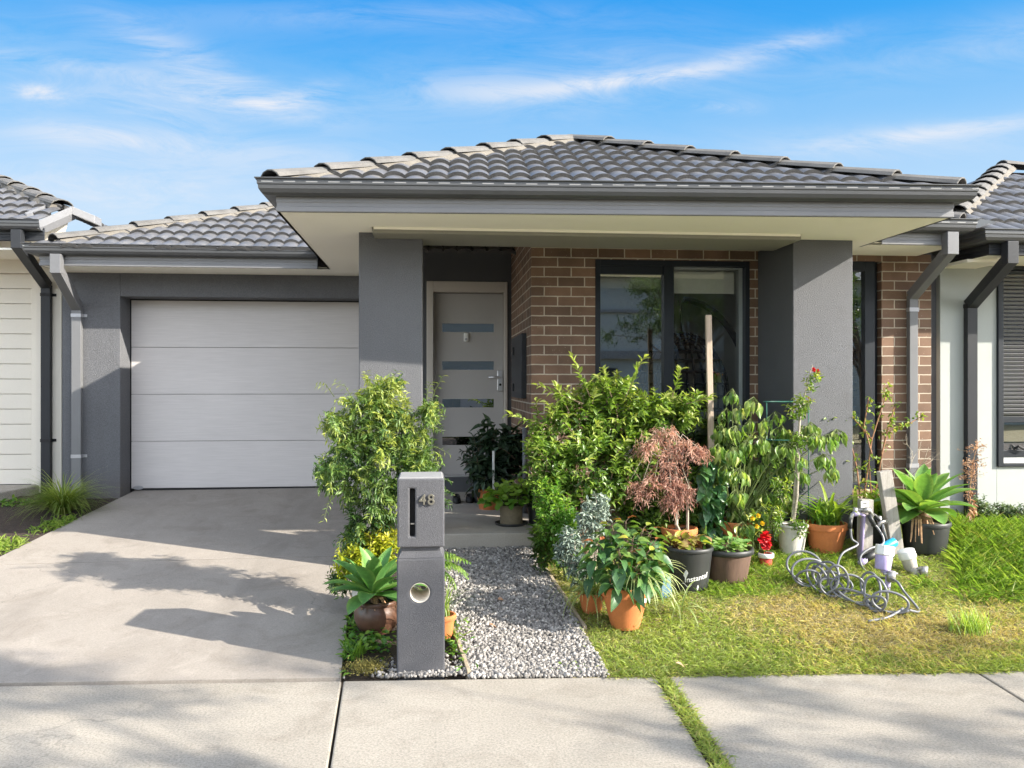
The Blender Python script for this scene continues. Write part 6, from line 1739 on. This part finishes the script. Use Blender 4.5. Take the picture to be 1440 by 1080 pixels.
for i in range(turns * 28 + 1):
    t = i / (turns * 28); th = 2 * PI * turns * t - .6; k_ = th / (2 * PI)
    tt_ = t ** 1.15 + .035 * math.sin(9 * t)
    r1 = .078 + .026 * math.sin(k_ * 1.7) + .012 * math.sin(k_ * 4.1); r2 = .105 + .030 * math.sin(k_ * 1.3 + 1) + .012 * math.sin(k_ * 3.3)
    sk = .30 + .5 * math.sin(k_ * .9 + .5)
    e1 = ax2 * math.cos(sk) + pr2 * math.sin(sk)
    cx = A.x + (B.x - A.x) * tt_ + pr2.x * .05 * math.sin(k_ * 2.3); cy = A.y + (B.y - A.y) * tt_ + pr2.y * .05 * math.sin(k_ * 2.3)
    lean = .5 * math.sin(k_ * 1.1 + 2)
    ox = r2 * math.cos(th); oz = r1 * (1 + math.sin(th))
    x = cx + e1.x * ox + pr2.x * lean * oz * .6; y = cy + e1.y * ox + pr2.y * lean * oz * .6
    coil.append((x, y, float(gz(x, y)) + .012 + oz))
m.tube(coil, HR, 8)
e = Vector(coil[-1])
m.tube(smooth_path([e, e + Vector((.1, .05, -.02)), P(1272, 835, e.y + .15), P(1258, 818, e.y + .25), P(1228, 812, YP - .22), P(1213, 800, YP - .2), P(1210, 785, YP - .17), P(1222, 774, YP - .14), P(1240, 768, YP - .1), P(1242, 758, YP - .07), P(1234, 744, YP - .05), P(1229, 740, YP - .05)]), HR, 8)
e0 = Vector(coil[0]); gA = onground(B.x - .05, B.y - .06)
m.tube(smooth_path([Vector((B.x + .1, B.y + .02, B.z + .04)), gA + Vector((.0, .0, .02)), onground(B.x - .2, B.y - .09) + Vector((0, 0, .012))]), HR, 8)
tag(m.build('garden_hose', M['hose'], None, 0, True, origin=onground((A.x + B.x) / 2, (A.y + B.y) / 2)), 'grey garden hose lying in loose coils on the lawn below the tap posts', 'hose')

# ================================================================== ACROSS THE STREET (seen mirrored in the windows, and shading the footpath)
def street_tree(x, y, h, r, nl, label):
    T = thing('street_tree', (x, y, 0), label, 'tree'); S = MB(); L = Leaves()
    S.tube([(x, y, -.05), (x + .03, y, .8), (x - .03, y + .03, 1.7), (x, y, 2.6)], [.11, .09, .08, .06], 10)
    ends = []
    for i in range(17 if y > -5 else 44):
        a = i * 2.4; rr = r * (.35 + .6 * rng.random()); e = Vector((x + rr * math.cos(a), y + rr * math.sin(a) * .9, 2.4 + (h - 2.4) * (.15 + .8 * rng.random())))
        ends.append(e)
        S.tube([(x, y, 1.6 + .06 * (i % 17)), Vector((x, y, 2.3)) * .4 + e * .6 + Vector((0, 0, .2)), e], [.03, .014, .005], 6)
    S.build('trunk', M['bark'], T)
    bl = []
    for e in ends:
        bl.append((e.x, e.y, e.z, .46, .46, .30)); q = Vector((x, y, 2.6)).lerp(e, .62); bl.append((q.x, q.y, q.z + .15, .34, .34, .22))
    bush(L, None, bl, nl // 10, .5, 10, .10, .042, T_leaf, .3, .2, .8, None, .5, .5, .35)
    L.build('crown', M['lf_tree'], T)
street_tree(6.9, -1.15, 6.4, 2.8, 7000, 'leafy street tree behind the camera, mirrored in the big window')
street_tree(11.2, -1.4, 6.4, 2.8, 4600, 'second street tree further right along the kerb, outside the frame')
street_tree(12.6, -8.8, 6.2, 2.6, 5000, 'rounder tree further right on the far side of the street')
street_tree(7.4, -8.6, 6.4, 2.9, 14000, 'tree on the far side of the street, mirrored in the big window')
O = thing('opposite_house', (3, -17, 0), 'white house across the street, mirrored in the big window', 'house')
m = MB(); m.box(-9, 28, -24, -16.5, -.1, 5.6); m.build('wall', M['render_white'], O)
m = MB(); m.box(1.2, 4.0, -16.499, -16.42, 0, 2.2); m.build('garage_door', M['gdoor'], O)
m = MB(); m.box(4.2, 16, -16.499, -16.30, 2.55, 2.85); m.box(-9, 16, -16.499, -16.40, 4.3, 4.42); m.build('band', M['trim'], O)
for xx_ in (-6, -2.5, 5.4, 9.0):
    m = MB(); m.box(xx_, xx_ + 1.6, -16.499, -16.43, .9, 2.2); m.build('window', M['black_frame'], O)
m = MB(); m.hexa([(-9.5, -24.5, 5.6), (28.5, -24.5, 5.6), (28.5, -16, 5.6), (-9.5, -16, 5.6), (-6, -20.5, 7.2), (25, -20.5, 7.2), (25, -20, 7.2), (-6, -20, 7.2)]); m.build('roof', M['tile'], O)

# ================================================================== CAMERA, LIGHT, SKY
cd = bpy.data.cameras.new('camera'); cam = bpy.data.objects.new('camera', cd); col.objects.link(cam)
cam.location = (0, 0, CAMZ); cam.rotation_euler = (PI / 2, 0, -YAW)
cd.sensor_width = 36; cd.lens = F / 1440 * 36; cd.clip_start = .05; cd.clip_end = 2000; cd.shift_y = -1 / 1440
scene.camera = cam
to_sun = Vector((1.75, -.86, 1.0)).normalized()
sd_ = bpy.data.lights.new('sun', 'SUN'); sd_.energy = 4.5; sd_.angle = math.radians(.53); sd_.color = (1.0, .925, .81)
so_ = bpy.data.objects.new('sun', sd_); col.objects.link(so_); so_.rotation_euler = to_sun.to_track_quat('Z', 'Y').to_euler()
w = bpy.data.worlds.new('World'); scene.world = w; w.use_nodes = True; nt = w.node_tree
bg = nt.nodes['Background']
sky = nt.nodes.new('ShaderNodeTexSky'); sky.sky_type = 'NISHITA'; sky.sun_disc = False
sky.sun_elevation = math.asin(to_sun.z); sky.sun_rotation = math.atan2(to_sun.x, to_sun.y)
sky.air_density = 1.0; sky.dust_density = 0.6; sky.ozone_density = 2.0
SKYK = 0.15
tc = nt.nodes.new('ShaderNodeTexCoord')
sep = nt.nodes.new('ShaderNodeSeparateXYZ'); nt.links.new(tc.outputs['Generated'], sep.inputs[0])
def mth(op, a, b=None, c=None, clamp=False):
    n = nt.nodes.new('ShaderNodeMath'); n.operation = op; n.use_clamp = clamp
    for i, v in enumerate((a, b, c)):
        if v is None: continue
        if hasattr(v, 'links'): nt.links.new(v, n.inputs[i])
        else: n.inputs[i].default_value = v
    return n.outputs[0]
yy_ = mth('MAXIMUM', sep.outputs[1], .05)
tx = mth('DIVIDE', sep.outputs[0], yy_); tz = mth('DIVIDE', sep.outputs[2], yy_)
def wisp(u, v, lu, lv, ang, s):
    d = Vector((SN + (u - 720) / F * CS, CS - (u - 720) / F * SN, (541 - v) / F)); cx, cz = d.x / d.y, d.z / d.y
    ca, sa = math.cos(ang), math.sin(ang)
    ax = mth('SUBTRACT', tx, cx); az = mth('SUBTRACT', tz, cz)
    p = mth('ADD', mth('MULTIPLY', ax, ca / (lu / F)), mth('MULTIPLY', az, sa / (lu / F)))
    q = mth('ADD', mth('MULTIPLY', ax, -sa / (lv / F)), mth('MULTIPLY', az, ca / (lv / F)))
    r = mth('ADD', mth('MULTIPLY', p, p), mth('MULTIPLY', q, q))
    return mth('MULTIPLY', mth('POWER', 2.718, mth('MULTIPLY', r, -1)), s)
wl = [(60, 110, 330, 120, 0, .18), (260, 85, 130, 26, -.45, .5), (330, 148, 130, 18, -.12, .75), (420, 140, 60, 13, .35, .6), (170, 105, 260, 14, -.10, .35), (150, 195, 130, 17, -.05, .8), (55, 132, 34, 11, -.1, 1.0), (240, 165, 110, 14, -.25, .5), (690, 132, 130, 20, .02, .5), (900, 112, 140, 11, .15, .85), (1090, 70, 110, 15, .25, .6), (820, 110, 260, 60, .1, .35), (1020, 152, 40, 9, 0, .7), (1340, 185, 200, 13, .15, .7), (1250, 205, 240, 26, .05, .4), (130, 270, 260, 40, 0, .7), (560, 25, 300, 20, .05, .25), (1420, 60, 300, 40, .2, .3), (400, 225, 150, 22, 0, .4)]
acc = None
for q in wl:
    o_ = wisp(*q); acc = o_ if acc is None else mth('ADD', acc, o_)
cmb = nt.nodes.new('ShaderNodeCombineXYZ'); nt.links.new(tx, cmb.inputs[0]); nt.links.new(mth('MULTIPLY', tz, 4.2), cmb.inputs[1])
n1 = nt.nodes.new('ShaderNodeTexNoise'); n1.inputs['Scale'].default_value = 5.5; n1.inputs['Detail'].default_value = 11; n1.inputs['Roughness'].default_value = .70; n1.inputs['Distortion'].default_value = .9
nt.links.new(cmb.outputs[0], n1.inputs['Vector'])
cf = mth('MULTIPLY', acc, mth('MULTIPLY_ADD', n1.outputs['Fac'], 3.6, -1.1, True))
cf = mth('MULTIPLY', cf, .85, None, True)
hs = nt.nodes.new('ShaderNodeHueSaturation'); hs.inputs['Saturation'].default_value = 1.25; hs.inputs['Value'].default_value = 1.0
nt.links.new(sky.outputs[0], hs.inputs['Color'])
# sky behind camera and overhead paled and brightened as added facade fill; clear blue gradient towards the house
back_ = mth('MAXIMUM', mth('MULTIPLY_ADD', sep.outputs[2], 4.0, -1.9, True), mth('MULTIPLY_ADD', sep.outputs[1], -2.5, .2, True))
fill_ = nt.nodes.new('ShaderNodeHueSaturation'); fill_.inputs['Saturation'].default_value = .40; fill_.inputs['Value'].default_value = 1.45
nt.links.new(sky.outputs[0], fill_.inputs['Color'])
ek = .95 / (2.75 * SKYK)
grad = ramp(nt, sep.outputs[2], [(z, tuple(c * ek for c in cc)) for z, cc in ((.12, (.66, .83, .98)), (.20, (.52, .75, 1.0)), (.26, (.35, .65, 1.0)), (.32, (.17, .53, .98)), (.38, (.05, .41, .96)), (.43, (.02, .35, .93)))])
front_ = mth('MULTIPLY', mth('MULTIPLY', mth('MULTIPLY_ADD', sep.outputs[1], 4.0, -.6, True), mth('MULTIPLY_ADD', sep.outputs[2], -6.0, 3.6, True)), .97)
sk1 = mixc(nt, back_, hs.outputs[0], fill_.outputs[0]); sk2 = mixc(nt, front_, sk1, grad)
mxn = nt.nodes.new('ShaderNodeMix'); mxn.data_type = 'RGBA'
nt.links.new(cf, mxn.inputs[0]); nt.links.new(sk2, mxn.inputs[6]); mxn.inputs[7].default_value = (.30 / SKYK, .315 / SKYK, .345 / SKYK, 1)
nt.links.new(mxn.outputs[2], bg.inputs['Color']); bg.inputs['Strength'].default_value = SKYK
scene.view_settings.view_transform = 'Standard'; scene.view_settings.look = 'None'; scene.view_settings.exposure = 0; scene.view_settings.gamma = 1
scene.render.engine = 'CYCLES'
scene.cycles.film_exposure = 2.75; scene.cycles.max_bounces = 5; scene.cycles.diffuse_bounces = 4; scene.cycles.use_adaptive_sampling = True; scene.cycles.adaptive_threshold = 0.03; scene.cycles.transparent_max_bounces = 8; scene.cycles.use_denoising = True
